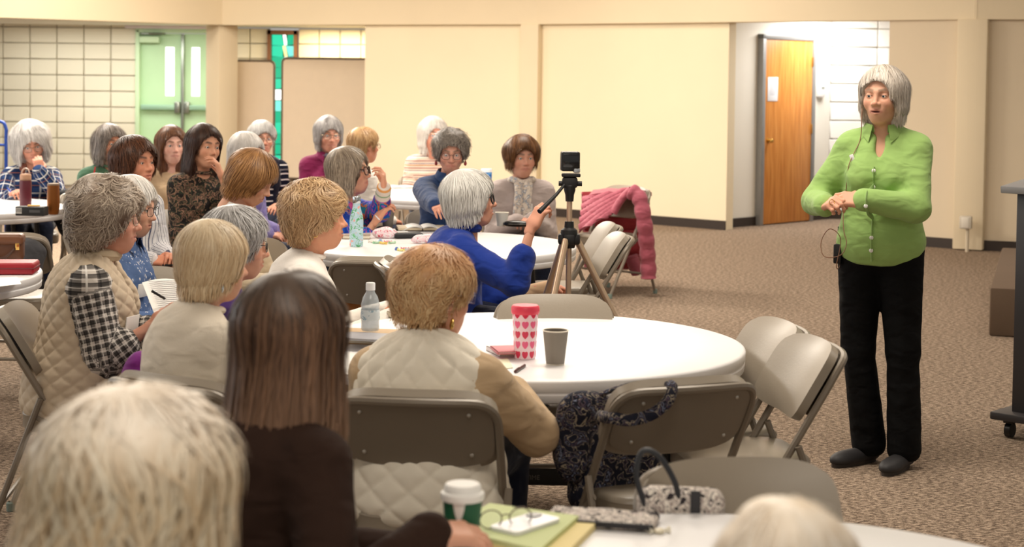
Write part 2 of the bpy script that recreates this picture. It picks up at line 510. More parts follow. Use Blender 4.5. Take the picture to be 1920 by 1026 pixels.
# ---- head: origin between the ears, +Y forward, +Z up
_HEADS = {}
def head_mesh(kind=0, res=0.0034, mouth=0.0, lids=0.0):
    key = (kind, res, mouth, lids)
    if key in _HEADS: return _HEADS[key]
    w = (1.0, 1.05, 0.95)[kind]; nz = (1.0, 1.15, 0.85)[kind]
    s = SDF()
    s.ell((0, -.014, .036), (.074*w, .093, .078), .02)
    s.ell((0, .020, -.026), (.059*w, .066, .083), .035)
    s.ell((0, .050, -.088), (.025*w, .030, .025), .032)
    s.rc((-.050*w, -.002, -.060), (-.013, .054, -.095), .016, .014, .03); s.rc((.050*w, -.002, -.060), (.013, .054, -.095), .016, .014, .03)
    for x in (-1, 1):
        s.ell((x*.036*w, .054, -.030), (.025, .025, .024), .03)
        s.rc((x*.046, .062, .024), (x*.012, .079, .019), .009, .009, .018)
    for x in (-1, 1): s.ell((x*.031, .094, .001), (.020, .017, .014), .014, 's')
    s.rc((0, .081, .014), (0, .1015*1, -.028), .0062, .0095*nz, .012)
    s.ell((0, .1045, -.030), (.0095*nz, .010*nz, .0085*nz), .008)
    for x in (-1, 1): s.ell((x*.0125*nz, .093, -.033), (.008, .010, .008), .007)
    s.ell((0, .072, -.064), (.029, .021, .026), .02)
    for x in (-1, 1):                                   # eyeball lids with an open slit
        s.ell((x*.031, .0700, .001), (.0150, .0142, .0138), .004)
    zu = -.0595; zl = -.0675-mouth*.4
    for x in (-1, 1):
        s.rc((x*.022, .0835, -.063), (x*.004, .0935, zu+.001), .0028, .0052, .005)
        s.rc((x*.021, .0835, -.064-mouth*.2), (0, .0920, zl-.002), .0028, .0062, .005)
    s.rc((-.0155, .0895, -.0632-mouth*.2), (.0155, .0895, -.0632-mouth*.2), .0012+mouth*.25, .0012+mouth*.25, .003, 's')
    s.ell((0, .0965, -.0632-mouth*.2), (.017, .006, .0016+mouth*.45), .003, 's')
    for x in (-1, 1):
        R = Euler((R_(-12), 0, R_(x*-22))).to_matrix()
        s.ell((x*.0775*w, -.010, -.004), (.0075, .019, .032), .007, R=R)
        s.ell((x*.0845*w, -.004, -.003), (.006, .011, .020), .005, 's', R=R)
        s.ell((x*.0765*w, -.003, -.034), (.006, .008, .009), .006)
    s.rc((0, -.018, -.05), (0, -.030, -.19), .047, .050, .035)
    for x in (-1, 1):
        s.ell((x*.0310, .0865, -.0002-lids*.004), (.0122, .0080, .0040*(1-.75*lids)), .0015, 's')
    V, Q = s.mesh(res)
    M = {}
    seg = lambda a, b: np.linalg.norm(V-(np.array(a)+np.clip(((V-np.array(a))@(np.array(b)-np.array(a)))/np.sum((np.array(b)-np.array(a))**2), 0, 1)[:, None]*(np.array(b)-np.array(a))), axis=1)
    lip = np.minimum.reduce([seg((x*.022, .0835, -.063), (x*.004, .0935, zu+.001)) for x in (-1, 1)]+[seg((x*.021, .0835, -.064-mouth*.2), (0, .092, zl-.002)) for x in (-1, 1)])
    M['lip'] = np.clip(1.5-lip/.0058, 0, 1)
    M['inside'] = np.clip(1.6-np.linalg.norm((V-np.array((0, .086, -.0632-mouth*.2)))/np.array((.017, .007, .004+mouth*.4)), axis=1), 0, 1)*(mouth > 0)
    brow = np.minimum.reduce([seg((x*.047, .066, .0215), (x*.034, .078, .0285)) for x in (-1, 1)]+[seg((x*.034, .078, .0285), (x*.014, .086, .0245)) for x in (-1, 1)])
    M['brow'] = np.clip(1.7-brow/.0048, 0, 1)
    M['cheek'] = np.maximum.reduce([np.exp(-np.sum((V-np.array((x*.042, .07, -.03)))**2, 1)/.018**2) for x in (-1, 1)]+[np.exp(-np.sum((V-np.array((0, .108, -.03)))**2, 1)/.012**2)])
    M['lash'] = np.maximum.reduce([np.clip(1.6-np.abs(np.linalg.norm((V-np.array((x*.031, .0835, -.0002)))/np.array((.0128, .012, .0055)), axis=1)-1.0)/.22, 0, 1)*(V[:, 2] > .0012-lids*.006)*(V[:, 1] > .07) for x in (-1, 1)])
    _HEADS[key] = (V, Q, M)
    return _HEADS[key]

def head_cols(M, skin, brow, lip=(178, 92, 88)):
    c = np.tile(np.array(lin(skin)[:3]), (len(M['lip']), 1))
    def mx(c, col, f): return c+(np.array(col[:3])-c)*f[:, None]
    c = mx(c, np.array(lin(skin)[:3])*np.array((1.0, .66, .60)), M['cheek']*.45)
    c = mx(c, lin(brow), M['brow']*.85)
    c = mx(c, lin(lip), M['lip']*.75)
    c = mx(c, lin((70, 25, 22)), M['inside'])
    c = mx(c, lin((70, 50, 40)), M['lash']*.75)
    return c

_EYE = {}
def eye_mesh(iris):
    if iris in _EYE: return _EYE[iris]
    b = MB(); b.lathe([(0, .0125)]+[(.0125*math.sin(R_(a)), .0125*math.cos(R_(a))) for a in (9, 13, 19, 25, 27, 32, 45, 60, 80, 100, 120, 140, 160)]+[(0, -.0125)], n=16, R=Euler((R_(-90), 0, 0)).to_matrix())
    me = b.mesh('eye'); a = me.attributes.new('Col', 'FLOAT_COLOR', 'POINT')
    for i, v in enumerate(me.vertices):
        an = math.degrees(math.acos(max(-1, min(1, v.co.y/.0125))))
        a.data[i].color = lin((12, 10, 10)) if an < 14 else lin(iris) if an < 26 else lin((228, 220, 212))
    _EYE[iris] = me
    return me

# ---- hand: wrist at origin, fingers along +Y, palm facing -Z, side=+1 puts the thumb at -X (right hand)
_HANDS = {}
def hand_mesh(side, curl=0.35, spread=0.12, res=0.0036, fist=0.0):
    key = (side, curl, spread, res)
    if key in _HANDS: return _HANDS[key]
    s = SDF()
    s.rc((0, -.03, 0), (0, .015, 0), .024, .025, .02, sc=(1.15, 1, .8))
    s.box((0, .045, 0), (.036, .044, .0135), .012, .02)
    ln = (.90, 1.0, .94, .76); xs = (-.0275, -.009, .0095, .027); ys = (.083, .088, .085, .077)
    for i in range(4):
        x = xs[i]*side; p = Vector((x, ys[i], 0)); ang = 0
        sp = (i-1.5)*spread*side*.55
        for j, (L, b) in enumerate(zip((.040, .026, .020), (48, 62, 40))):
            ang += R_(b)*curl*(1.0+.08*i)
            d = Vector((math.sin(sp)*math.cos(ang), math.cos(sp)*math.cos(ang), -math.sin(ang)))
            q = p+d*L*ln[i]
            r0 = .0088-.0009*j; s.rc(p, q, r0, r0-.0009, .004 if j else .008)
            p = q
    a = Vector((-.026*side, .012, -.006)); d = Vector((-.62*side, .74, -.26-.3*curl)).normalized(); b = a+d*.040
    s.rc(a, b, .015, .0115, .014)
    d2 = Vector((-.28*side+.5*curl*side, .86, -.30-.3*curl)).normalized(); c = b+d2*.030
    s.rc(b, c, .0108, .0095, .005)
    d3 = Vector((-.10*side+.8*curl*side, .86, -.25-.3*curl)).normalized()
    s.rc(c, c+d3*.024, .0095, .0078, .004)
    _HANDS[key] = s.mesh(res)
    return _HANDS[key]

# ---- hair
def hair_build(spec, res=0.007, nst=900, seed=1):
    g = dict(vol=.016, side=-.05, back=-.06, fw=.062, fringe=.055, fy=.035, curl=0.0, cf=26, c1=(200, 195, 188), c2=(150, 145, 140), seg=.023, ns=6, w=.0013, lump=0.006, lf=60, lift=.006, part=.0, flare=0.0, backw=1.0, parting=0)
    g.update(spec)
    v = g['vol']; s = SDF()
    s.ell((0, -.016, .038), (.075+v, .094+v, .079+v*.9), .02)
    if g['side'] < 0.02:
        for x in (-1, 1):
            s.rc((x*.045, -.012, .03), (x*(.052+g['flare']), -.012+g['fy']*.2, g['side']+.03), .034+v, .028+v*.8, .03, sc=(1, 1.5, 1))
    bk = g['back']
    s.rc((0, -.045, .02), (0, -.052-.02*(bk < -.15), bk+.045), .052+v, (.046+v)*g['backw'], .03, sc=(1.35, 1, 1))
    # opening for the face
    fh = .30; fz = g['fringe']+.016; sw = g.get('sweep', 0.0)
    s.ell((sw, g['fy']+.140, fz-.110), (g['fw']+.017, .150, .110), .016, 's', R=Euler((0, g.get('slant', 0.0), 0)).to_matrix())
    s.box((0, g['fy']+.142, fz-.085-fh), (g['fw']+.015, .15, fh), .034, .02, 's')
    if g.get('ear'): 
        for x in (-1, 1): s.ell((x*.09, .002, -.02), (.03, .034, .05), .02, 's')
    V, Q = s.mesh(res)
    N = vnormals(V, Q)
    V = V+N*(waves(V, g['lf'], seed)*g['lump'])[:, None]
    r = np.random.RandomState(seed)
    c1 = np.array(lin(g['c1'])[:3]); c2 = np.array(lin(g['c2'])[:3])
    f = np.clip(.5+.9*waves(V*np.array((1, 1, .35)), 130, seed+1), 0, 1)
    root = g.get('root'); tip = g.get('tip')
    def tint(P, c):
        if root is not None:
            f = np.clip((P[:, 2]-.02)/.09, 0, 1)[:, None]*.8; c = c*(1-f)+np.array(lin(root)[:3])*f
        if tip is not None:
            f = np.clip((-.02-P[:, 2])/.2, 0, 1)[:, None]*.8; c = c*(1-f)+np.array(lin(tip)[:3])*f
        return c
    col = tint(V, c2+(c1-c2)*f[:, None]*.8)
    # locks lying along the surface
    i = r.randint(0, len(V), nst)
    P = V[i]+r.normal(size=(nst, 3))*.002
    crown = np.array((g['part'], -.045, .135))
    lift = g['lift']*(.15+r.rand(nst)+(r.rand(nst) < .05)*.9*r.rand(nst)); nsg = g['ns']
    cw = g['curl']
    ph = waves(P, 32, seed+7)*9+r.rand(nst)*(6.28 if cw < .2 else 1.2)
    pts = []; wid = []
    ang0 = r.normal(size=nst)*(.10+.30*min(1, cw))+cw*3.2*waves(P, 40, seed+8)
    for k in range(nsg+1):
        G = s.grad(P)
        d = P-crown; d /= np.linalg.norm(d, axis=1, keepdims=True)
        wdn = np.clip((.10-P[:, 2])/.10, 0, 1)[:, None]
        d = d*(1-wdn)+np.array((0, -.12, -1.0))*wdn
        hang = (G[:, 2] < -.55)[:, None]
        t = d-G*np.sum(d*G, 1, keepdims=True)
        t = np.where(hang, np.array((0, 0, -1.0)), t)
        t /= np.maximum(np.linalg.norm(t, axis=1, keepdims=True), 1e-6)
        B = np.cross(t, G)
        a = ang0+g['curl']*1.5*np.sin(ph+k*g['cf']*g['seg']*2.2)
        t = t*np.cos(a)[:, None]+B*np.sin(a)[:, None]
        B = np.cross(t, G); B /= np.maximum(np.linalg.norm(B, axis=1, keepdims=True), 1e-6)
        tp = .12 if k in (0, nsg) else (.7 if k in (1, nsg-1) else 1.0)
        pts.append(P.copy()); wid.append(B*(g['w']*tp))
        P0 = P
        P = P+t*g['seg']*np.where(hang, g.get('hang', .35), 1.0)
        sd = s.ev(P); G2 = s.grad(P)
        tgt = lift*(k+1)/nsg*(1+.3*g['curl'])
        P = np.where(hang, P, P-G2*(sd-tgt)[:, None]*.9)
        face = (np.abs(P[:, 0]-g.get('sweep', 0)) < g['fw']+.004) & (P[:, 1] > g['fy']+.035) & (P[:, 2] < g['fringe']-.010-.6*np.maximum(0, np.abs(P[:, 0])-.02))
        P = np.where(face[:, None], P0, P)
    pts = np.array(pts); wid = np.array(wid)
    SV = np.stack([pts-wid, pts+wid], 2)       # seg, strand, 2, 3
    ns1 = nsg+1
    SV = SV.transpose(1, 0, 2, 3).reshape(-1, 3)
    b = (np.arange(nst)*ns1*2)[:, None]+np.arange(nsg)[None]*2
    b = b.ravel()
    SQ = np.stack([b, b+1, b+3, b+2], 1)
    fr = r.rand(nst)
    sc_ = np.repeat(c2+(c1-c2)*(.15+fr[:, None]), ns1*2, 0)
    sc_ = tint(SV, sc_)
    VV = np.concatenate([V, SV]); QQ = np.concatenate([Q, SQ+len(V)]); CC = np.clip(np.concatenate([col, sc_]), 0, 1)
    return VV, QQ, CC
# ------------------------------------------------------------------ figures
def ik(S, W, l1, l2, pole):
    S = Vector(S); W = Vector(W); d = W-S; L = d.length; mx = (l1+l2)*.999
    if L > mx: W = S+d*(mx/L); d = W-S; L = mx
    L = max(L, abs(l1-l2)+.01)
    a = (l1*l1-l2*l2+L*L)/(2*L); h = math.sqrt(max(l1*l1-a*a, 0)); u = d.normalized()
    p = Vector(pole); p = (p-u*p.dot(u)).normalized()
    return S+u*a+p*h, W

def hand_matrix(W, fwd, palm):
    y = Vector(fwd).normalized(); z = -Vector(palm); z = (z-y*z.dot(y)).normalized(); x = y.cross(z)
    M = Matrix.Identity(4)
    for i in range(3): M[i][0] = x[i]; M[i][1] = y[i]; M[i][2] = z[i]; M[i][3] = W[i]
    return M

def front_pt(s, x, z, y0=.45, y1=-.3):
    ys = np.linspace(y0, y1, 260); P = np.stack([np.full(260, x), ys, np.full(260, z)], 1)
    d = s.ev(P); k = np.argmax(d < 0)
    return Vector((x, ys[k], z)) if d[k] < 0 else None

def side_pt(s, o, d, L=.6):
    o = np.array(o); d = np.array(d)/np.linalg.norm(d); t = np.linspace(0, L, 240)
    P = o+t[:, None]*d; v = s.ev(P); k = np.argmax(v < 0)
    return Vector(P[k]) if v[k] < 0 else None

def torso(s, sk, inf=0.0, fat=1.0, low=True):
    S = sk['S']; f = fat; up = sk['up']; fw = sk['fw']
    e = lambda t, off, r, k=.06: s.ell(np.array(S(t))+np.array(fw)*off, np.array(r)+inf, k)
    if low: e(.06, 0, (.172*f, .140*f, .125))
    e(.30, .018*f, (.150*f, .118*f, .15))
    e(.62, .008, (.152*f**.6, .112*f**.7, .17))
    e(.80, -.012, (.142, .092, .10))
    for x in (-1, 1):
        b = np.array(S(.64))+np.array(fw)*(.062+.035*f)+np.array((x*.066, 0, 0))
        s.ell(b, np.array((.062, .055, .065))*(.85+.25*(f-1))+inf, .05)
        s.rc(np.array(S(1.0))+np.array((x*.02, -.012, .004)), np.array(sk['sh'][x])+np.array((x*-.014, 0, .0)), .036+inf, .050+inf, .045)

def arm(s, sk, x, inf, sl=1.0, f=1.0, k=.03):
    A, E, W = [np.array(v) for v in (sk['sh'][x], sk['el'][x], sk['wr'][x])]
    s.rc(A, E, .050*f+inf, .041*f+inf, .045)
    if sl > 0: s.rc(E, E+(W-E)*sl, .043*f+inf, (.043*f+inf)*(1-sl)+(.029*f+inf*1.1)*sl, .02)

def patof(V, sk, arms=True):
    """cloth coordinates: direction round the limb and length along it"""
    ax = V-np.array(sk['S'](.5)); pat = np.stack([ax[:, 1], ax[:, 0], V[:, 2]+.3*0], 1)
    n = np.linalg.norm(pat[:, :2], axis=1, keepdims=True); pat[:, :2] /= np.maximum(n, 1e-6)
    if not arms: return pat
    best = np.full(len(V), 1e9)
    for x in (-1, 1):
        A, E, W = [np.array(v) for v in (sk['sh'][x], sk['el'][x], sk['wr'][x])]
        off = 0
        for a, b, r in ((A, E, .062), (E, W, .055)):
            d = b-a; L = np.linalg.norm(d); d /= L
            t = (V-a)@d; q = V-a-t[:, None]*d; rr = np.linalg.norm(q, axis=1)
            ux = np.cross(d, (.3, .1, 1.0)); ux /= np.linalg.norm(ux); uy = np.cross(d, ux)
            m = (rr < r*1.25) & (t > (.02 if off == 0 else -.03)) & (t < L+.03) & (rr < best)
            if off == 0: m &= (np.abs(V[:, 0]) > abs(A[0])-.055+.25*np.maximum(0, A[2]-V[:, 2])*0)
            best[m] = rr[m]
            pat[m] = np.stack([(q[m]@ux)/rr[m], (q[m]@uy)/rr[m], t[m]+off], 1)
            off += L
    return pat

def cloth(name, s, res, m, root, sk, wr=.004, wf=34, seed=3, fn=None, arms=True, label=None):
    V, Q = s.mesh(res)
    N = vnormals(V, Q)
    if fn is not None: V = V+N*fn(V)[:, None]
    if wr:
        g = np.full(len(V), .55)
        for x in (-1, 1):
            g = np.maximum(g, 1.5*np.exp(-np.sum((V-np.array(sk['el'][x]))**2, 1)/.07**2))
        w = waves(V*np.array((1, 1, 1.5)), wf, seed)
        V = V+N*(np.abs(w)*-1.6+.5)[:, None]*wr*g[:, None]
    return put(name, npmesh(name, V, Q, pat=patof(V, sk, arms)), m, root, label)

def ring(root, m, c, rx, ry, r, name='collar', tilt=0, n=24):
    c = Vector(c); R = Euler((tilt, 0, 0)).to_matrix()
    b = MB(); b.tube([c+R @ Vector((rx*math.cos(2*math.pi*k/n), ry*math.sin(2*math.pi*k/n), 0)) for k in range(n)], r, 8, True)
    return b.obj(name, m, root)

def shirt_collar(root, m, c, rx, ry, h=.045, gap=.55, tilt=-.25, flare=.018, name='collar', drop=.03):
    c = Vector(c); R = Euler((tilt, 0, 0)).to_matrix()
    b = MB()
    def fn(u, v):
        a = math.pi/2+gap+(2*math.pi-2*gap)*u
        e = abs(2*u-1)**6
        t = min(1, v*2); w = max(0, v*2-1)
        rr = 1+.10*t-.02*w
        z = h*.8*t-(h*.95+drop*e)*w
        o = flare*w*(1+e)
        return c+R @ Vector(((rx*rr+o)*math.cos(a), (ry*rr+o)*math.sin(a), z))
    b.grid(fn, 34, 8, .003)
    return b.obj(name, m, root)

SHOE = {}
def shoe(res=.006):
    if not SHOE:
        s = SDF(); s.ell((0, .085, .030), (.040, .125, .034), .03); s.rc((0, -.01, .05), (0, -.015, .10), .036, .034, .04); s.ell((0, .15, .026), (.038, .06, .026), .02)
        s.cut((0, 0, -1), -.012, .006)
        V, Q = s.mesh(res); u = npmesh('shoe', V, Q)
        b = MB()
        out = [(math.cos(R_(a))*(.036 if math.sin(R_(a)) > 0 else .032), .085+math.sin(R_(a))*.125) for a in range(0, 360, 15)]
        b.prism(out, .016)
        SHOE['u'] = u; SHOE['s'] = b.mesh('sole')
    return SHOE

def person(p):
    stand = p.get('stand')
    hs = p.get('hs', 1.0); fat = p.get('fat', 1.08); res = p.get('res', .011)
    top = at(p['px'], p['py'], p['D'])
    vol = p['hair'].get('vol', .016)
    yaw, pit, tilt = p.get('yaw', 0), p.get('pitch', 0), p.get('tilt', 0)
    zc = top.z-hs*(.036+.079+vol*.95)
    lean = p.get('lean', .04)
    zn = zc-.155*hs-.02*math.sin(R_(max(pit, 0)))
    hipz = p.get('hipz', .54); hip = Vector((0, 0, hipz)); neck = Vector((0, lean, zn))
    headc = Vector((0, lean+.035+.06*math.sin(R_(pit)), zc))
    if 'hx' in p: headc.x += p['hx']; neck.x += p['hx']*.7
    a = -R_(p['face'])
    rot = Matrix.Rotation(a, 3, 'Z')
    rp = Vector((top.x, top.y, 0))-rot @ Vector((headc.x, headc.y, 0)); rp.z = 0
    root = empty(p.get('name', 'person'), p['label'], 'person', rp, a)
    loc = lambda w: rot.inverted() @ (Vector(w)-rp)
    p['loc'] = loc; p['root'] = root
    L = neck-hip
    bow = p.get('bow', .03)
    sk = dict(fw=(0, 1, 0), up=(0, 0, 1), hip=hip, neck=neck)
    sk['S'] = lambda t: tuple(hip+L*t+Vector((0, -bow*math.sin(math.pi*min(max(t, 0), 1)), 0)))
    sw = p.get('sw', .150); sh = p.get('shz', .072)
    hd = p.get('hands', [(.07, .26, .63), (-.07, .26, .63)])
    sk['sh'] = {1: neck+Vector((sw, -.012, -sh)), -1: neck+Vector((-sw, -.012, -sh))}
    sk['el'] = {}; sk['wr'] = {}
    poles = p.get('poles', [(.45, -.5, -1), (-.45, -.5, -1)])
    al = p.get('al', 1.0)
    for i, x in ((0, 1), (1, -1)):
        h = hd[i]
        if p.get('world_hands') and p['world_hands'][i]: h = loc(p['world_hands'][i])
        sk['el'][x], sk['wr'][x] = ik(sk['sh'][x], h, .275*al, .235*al, poles[i])
    if stand:
        kn, an = stand['knee'], stand['ankle']
        sk['hj'] = {x: Vector((x*.085, 0, hipz)) for x in (1, -1)}
        sk['kn'] = {1: Vector(kn[0]), -1: Vector(kn[1])}; sk['an'] = {1: Vector(an[0]), -1: Vector(an[1])}
    else:
        ks = p.get('kspread', .10)
        sk['hj'] = {x: Vector((x*.085, .02, hipz-.005)) for x in (1, -1)}
        sk['kn'] = {x: Vector((x*ks, .43, .525)) for x in (1, -1)}
        sk['an'] = {x: Vector((x*ks, .43+p.get('ft', -.02), .10)) for x in (1, -1)}
    p['sk'] = sk
    skin = p.get('skin', (222, 172, 146))
    # body: one skin surface from the head to the ankles
    s = SDF(); torso(s, sk, -.012, fat*.97)
    for x in (1, -1):
        arm(s, sk, x, -.008, 1.0)
        s.rc(sk['hj'][x], sk['kn'][x], .078*fat**.5, .052, .03); s.rc(sk['kn'][x], sk['an'][x], .050, .036, .02)
    Rh = Matrix.Rotation(-R_(yaw), 4, 'Z') @ Matrix.Rotation(-R_(pit), 4, 'X') @ Matrix.Rotation(R_(tilt), 4, 'Y')
    MH = Matrix.Translation(headc) @ Rh @ Matrix.Scale(hs, 4)
    p['MH'] = MH
    nb = MH @ Vector((0, -.022, -.075))
    s.rc(Vector(sk['S'](.93)), nb, .055, .049*hs, .035)
    BV, BQ = s.mesh(max(res, .015) if not stand else .013)
    HV, HQ, HM = head_mesh(p.get('kind', 0), p.get('hres', (.0075 if p.get('backview') else .0044) if p['D'] < 9.6 else .0052), p.get('mouth', 0.0), p.get('lids', 0.2))
    HW = xf(HV, MH)
    parts = [(BV, BQ), (HW, HQ)]
    cols = [np.tile(np.array(lin(skin)[:3]), (len(BV), 1)), head_cols(HM, skin, p.get('brow', (120, 100, 85)), p.get('lip', (176, 96, 92)))]
    hp = p.get('hand_pose', [{}, {}])
    for i, x in ((0, 1), (1, -1)):
        q = hp[i]
        fw = q.get('fwd') or (sk['wr'][x]-sk['el'][x])
        V, Q = hand_mesh(x, q.get('curl', .45), q.get('spread', .12), p.get('handres', .0050 if p['D'] < 10 else .0060))
        M = hand_matrix(sk['wr'][x], fw, q.get('palm', (-x*.35, 0, -1))) @ Matrix.Scale(q.get('s', .98), 4)
        V = xf(V, M); parts.append((V, Q)); cols.append(np.tile(np.array(lin(skin)[:3])*np.array((.97, .90, .88)), (len(V), 1)))
        p.setdefault('HMx', {})[x] = M
    V, Q = join(parts)
    put('body', npmesh('body', V, Q, col=np.concatenate(cols)), vcol('skin', .52, .35, .12, .12, 420), root)
    # eyes
    em = eye_mesh(p.get('iris', (96, 112, 120)))
    for x in (1, -1):
        e = put('eye', em, vcol('eye_gloss', .15, .5), root)
        e.matrix_local = MH @ Matrix.Translation((x*.031, .0712, .001)) @ Matrix.Rotation(-R_(p.get('gaze', 0)), 4, 'Z') @ Matrix.Rotation(-R_(p.get('gazed', 4)), 4, 'X')
    # hair
    VV, QQ, CC = hair_build(p['hair'], p.get('hairres', .008), int(p.get('nst', 2000)*(1.1 if p['D'] < 9.4 else .72)), p.get('seed', 1))
    put('hair', npmesh('hair', xf(VV, MH), QQ, col=CC), vcol('hair_strands', .42, .35, 0), root)
    # garments
    gm = {}
    t = p['top']; inf = t.get('inf', .006); sl = t.get('sleeve', 1.0)
    s = SDF(); torso(s, sk, inf, fat, True)
    for x in (1, -1): arm(s, sk, x, inf+t.get('slinf', .004), sl, t.get('af', 1.0))
    if t.get('neck', 1):
        n0 = Vector(sk['S'](1.0)); s.rc(n0+Vector((0, .004, .015)), nb+Vector((0, 0, .03)), .056*t.get('nw', 1), .062, .012, 's')
    if t.get('vee'): s.ell(Vector(sk['S'](1.0))+Vector((0, .11, .0-t['vee']*.3)), (.016+t['vee']*.10, .09, t['vee']), .012, 's')
    if stand: s.cut((0, 0, -1), -stand['hem'], .008)
    gm['top'] = s
    cloth(t.get('name', 'sweater'), s, t.get('res', res if p['D'] < 9.7 else max(res, .0135)), t['m'], root, sk, t.get('wr', .006)*1.35, t.get('wf', 34), p.get('seed', 1)+5, t.get('fn'))
    if p.get('vest'):
        v = p['vest']; s2 = SDF(); torso(s2, sk, v.get('inf', .022), fat, True)
        if v.get('skirt', 0): s2.ell(Vector(sk['S'](.0))+Vector((0, 0, -v['skirt']*.5)), (.20*fat, .165*fat, .10), .08)
        for x in (1, -1):
            A = Vector(sk['sh'][x]); E = Vector(sk['el'][x])
            s2.rc(A+Vector((x*.035, 0, .0)), A+(E-A)*.9+Vector((x*.02, 0, -.0)), .070, .070, .012, 's')
        n0 = Vector(sk['S'](1.0)); s2.rc(n0+Vector((0, .01, .02)), nb+Vector((0, 0, .03)), .062, .07, .012, 's')
        if v.get('open'): s2.box(n0+Vector((0, .17, -.25)), (v['open'], .12, .40), .02, .02, 's')
        pt = v.get('pitch', .085); hq = v.get('puff', .012); S5 = np.array(sk['S'](.5))
        def quilt(V):
            u = np.arctan2(V[:, 0]-S5[0], -(V[:, 1]-S5[1]))*.17; w = V[:, 2]
            a = np.abs(np.sin(np.pi*(u+w)/pt)); b = np.abs(np.sin(np.pi*(u-w)/pt))
            return hq*(np.sqrt(np.minimum(a, b))-.6)
        cloth(v.get('name', 'quilted_vest'), s2, v.get('res', .007), v['m'], root, sk, .002, 30, 9, quilt, False)
        gm['vest'] = s2
    p['gm'] = gm
    if p.get('pants') is not None:
        s = SDF(); f = fat**.5
        if stand:
            s.ell((0, -.005, hipz+.02), (.165*f, .125*f, .12), .05)
            for x in (1, -1):
                s.rc(sk['hj'][x], sk['kn'][x], .098*f, .074, .03); s.rc(sk['kn'][x], sk['an'][x]+Vector((0, 0, -.015)), .074, .080, .02, sc=(.92, 1.1, 1))
            s.cut((0, 0, -1), -.035, .006)
        else:
            s.ell((0, 0, hipz), (.175*f, .145*f, .10), .05)
            for x in (1, -1):
                s.rc(sk['hj'][x], sk['kn'][x], .088*f, .066, .04); s.rc(sk['kn'][x], sk['an'][x], .064, .056, .02)
        cloth(p.get('pants_name', 'trousers'), s, max(res, .020) if not stand else .011, p['pants'], root, sk, .006, 28, 4, None, False)
        if p.get('shoes') is not None:
            sh_ = shoe()
            for x in (1, -1):
                o = put('shoe', sh_['u'], None, root)
                if not sh_['u'].materials: sh_['u'].materials.append(p['shoes'])
                A = sk['an'][x]; o.location = (A.x, A.y, 0); o.rotation_euler = (0, 0, -R_(p['footyaw'][0 if x > 0 else 1])) if 'footyaw' in p else (0, 0, -x*R_(p.get('toe', 8)))
                if 'shoe_s' in p: o.scale = (p['shoe_s'],)*3
                so = put('sole', sh_['s'], SOLE, o)
    n0 = Vector(sk['S'](1.0))
    c = t.get('collar')
    if c == 'crew': ring(root, t.get('cm', t['m']), n0+Vector((0, .004, .020)), .064, .060, .010, 'neckband', R_(-14))
    if c == 'shirt': shirt_collar(root, t.get('cm', t['m']), n0+Vector((0, .002, .012)), .066, .062, .042, .45, -.22)
    if c == 'tall': ring(root, t.get('cm', t['m']), n0+Vector((0, .004, .040)), .062, .060, .024, 'collar', R_(-10)); 
    if sl >= .85 and t.get('cuff', True):
        for x in (1, -1):
            W = Vector(sk['wr'][x]); d = (W-Vector(sk['el'][x])).normalized(); X, Y, Z = frame_of(d)
            MB().tube([W-d*.035, W-d*.03, W-d*.004, W+d*.001], [.034, .038+inf*.4, .037+inf*.4, .030], 14).obj('cuff', t.get('cm', t['m']), root)
    if p.get('glasses'): glasses(root, MH, *p['glasses'])
    if p.get('earrings'):
        for x in (1, -1):
            b = MB(); k = p['earrings']
            c0 = Vector((x*.081, .0, -.044))
            if k[1] == 'hoop': b.tube([c0+Vector((0, .011*math.sin(q), -.012+.013*math.cos(q))) for q in np.linspace(0, 6.28, 13)[:-1]], .0022, 6, True)
            elif k[1] == 'drop': b.lathe([(0, .012), (.004, .008), (.008, -.002), (.009, -.012), (.005, -.02), (0, -.022)], c0+Vector((x*.006, 0, -.022)), 10, sy=.6); b.tube([c0, c0+Vector((x*.006, 0, -.012))], .0012, 5)
            else: b.lathe([(0, .005), (.004, .003), (.005, 0), (.004, -.003), (0, -.005)], c0, 8)
            o = b.obj('earring', k[0], root); o.matrix_local = MH
    if p.get('badge'):
        s = gm.get('vest', gm['top']); bx = p['badge']
        q = front_pt(s, bx[0], sk['S'](bx[1])[2])
        if q is not None:
            G = s.grad(np.array([q]))[0]; n = Vector((G[0], G[1], G[2]*.6)).normalized()
            Y = n; X = Vector((0, 0, 1)).cross(Y).normalized(); Z = Y.cross(X)
            R = Matrix((X, Y, Z)).transposed()
            b = MB().box(q+n*.010, (.088, .004, .06), .0015, R); b.obj('name_badge', M_PAPER, root)
    return p

def glasses(root, MH, m, style='round', tint=None):
    b = MB(); l = MB()
    w, h = {'round': (.046, .038), 'rect': (.050, .032), 'bold': (.052, .042)}[style]
    r = {'round': .0014, 'rect': .0017, 'bold': .0034}[style]
    for x in (-1, 1):
        c = Vector((x*.033, .099, -.001))
        R = Euler((R_(8), 0, R_(x*-9))).to_matrix()
        out = rrect(w, h, h*.42, 4)
        b.tube([c+R @ Vector((q[0], 0, q[1])) for q in out], r, 6, True)
        b.tube([c+R @ Vector((x*w*.48, 0, .008)), Vector((x*.070, .080, .008)), Vector((x*.084, .0, .006)), Vector((x*.083, -.015, -.008))], r*1.1, 6)
        l.prism(rrect(w*.98, h*.98, h*.40, 4), .0012, Matrix.Translation(c) @ (R @ Euler((R_(90), 0, 0)).to_matrix()).to_4x4())
    b.tube([(-.010, .101, .006), (0, .1035, .009), (.010, .101, .006)], r, 6)
    o = b.obj('eyeglasses', m, root); o.matrix_local = MH
    k = l.obj('lens', M_LENS, o)
    return o
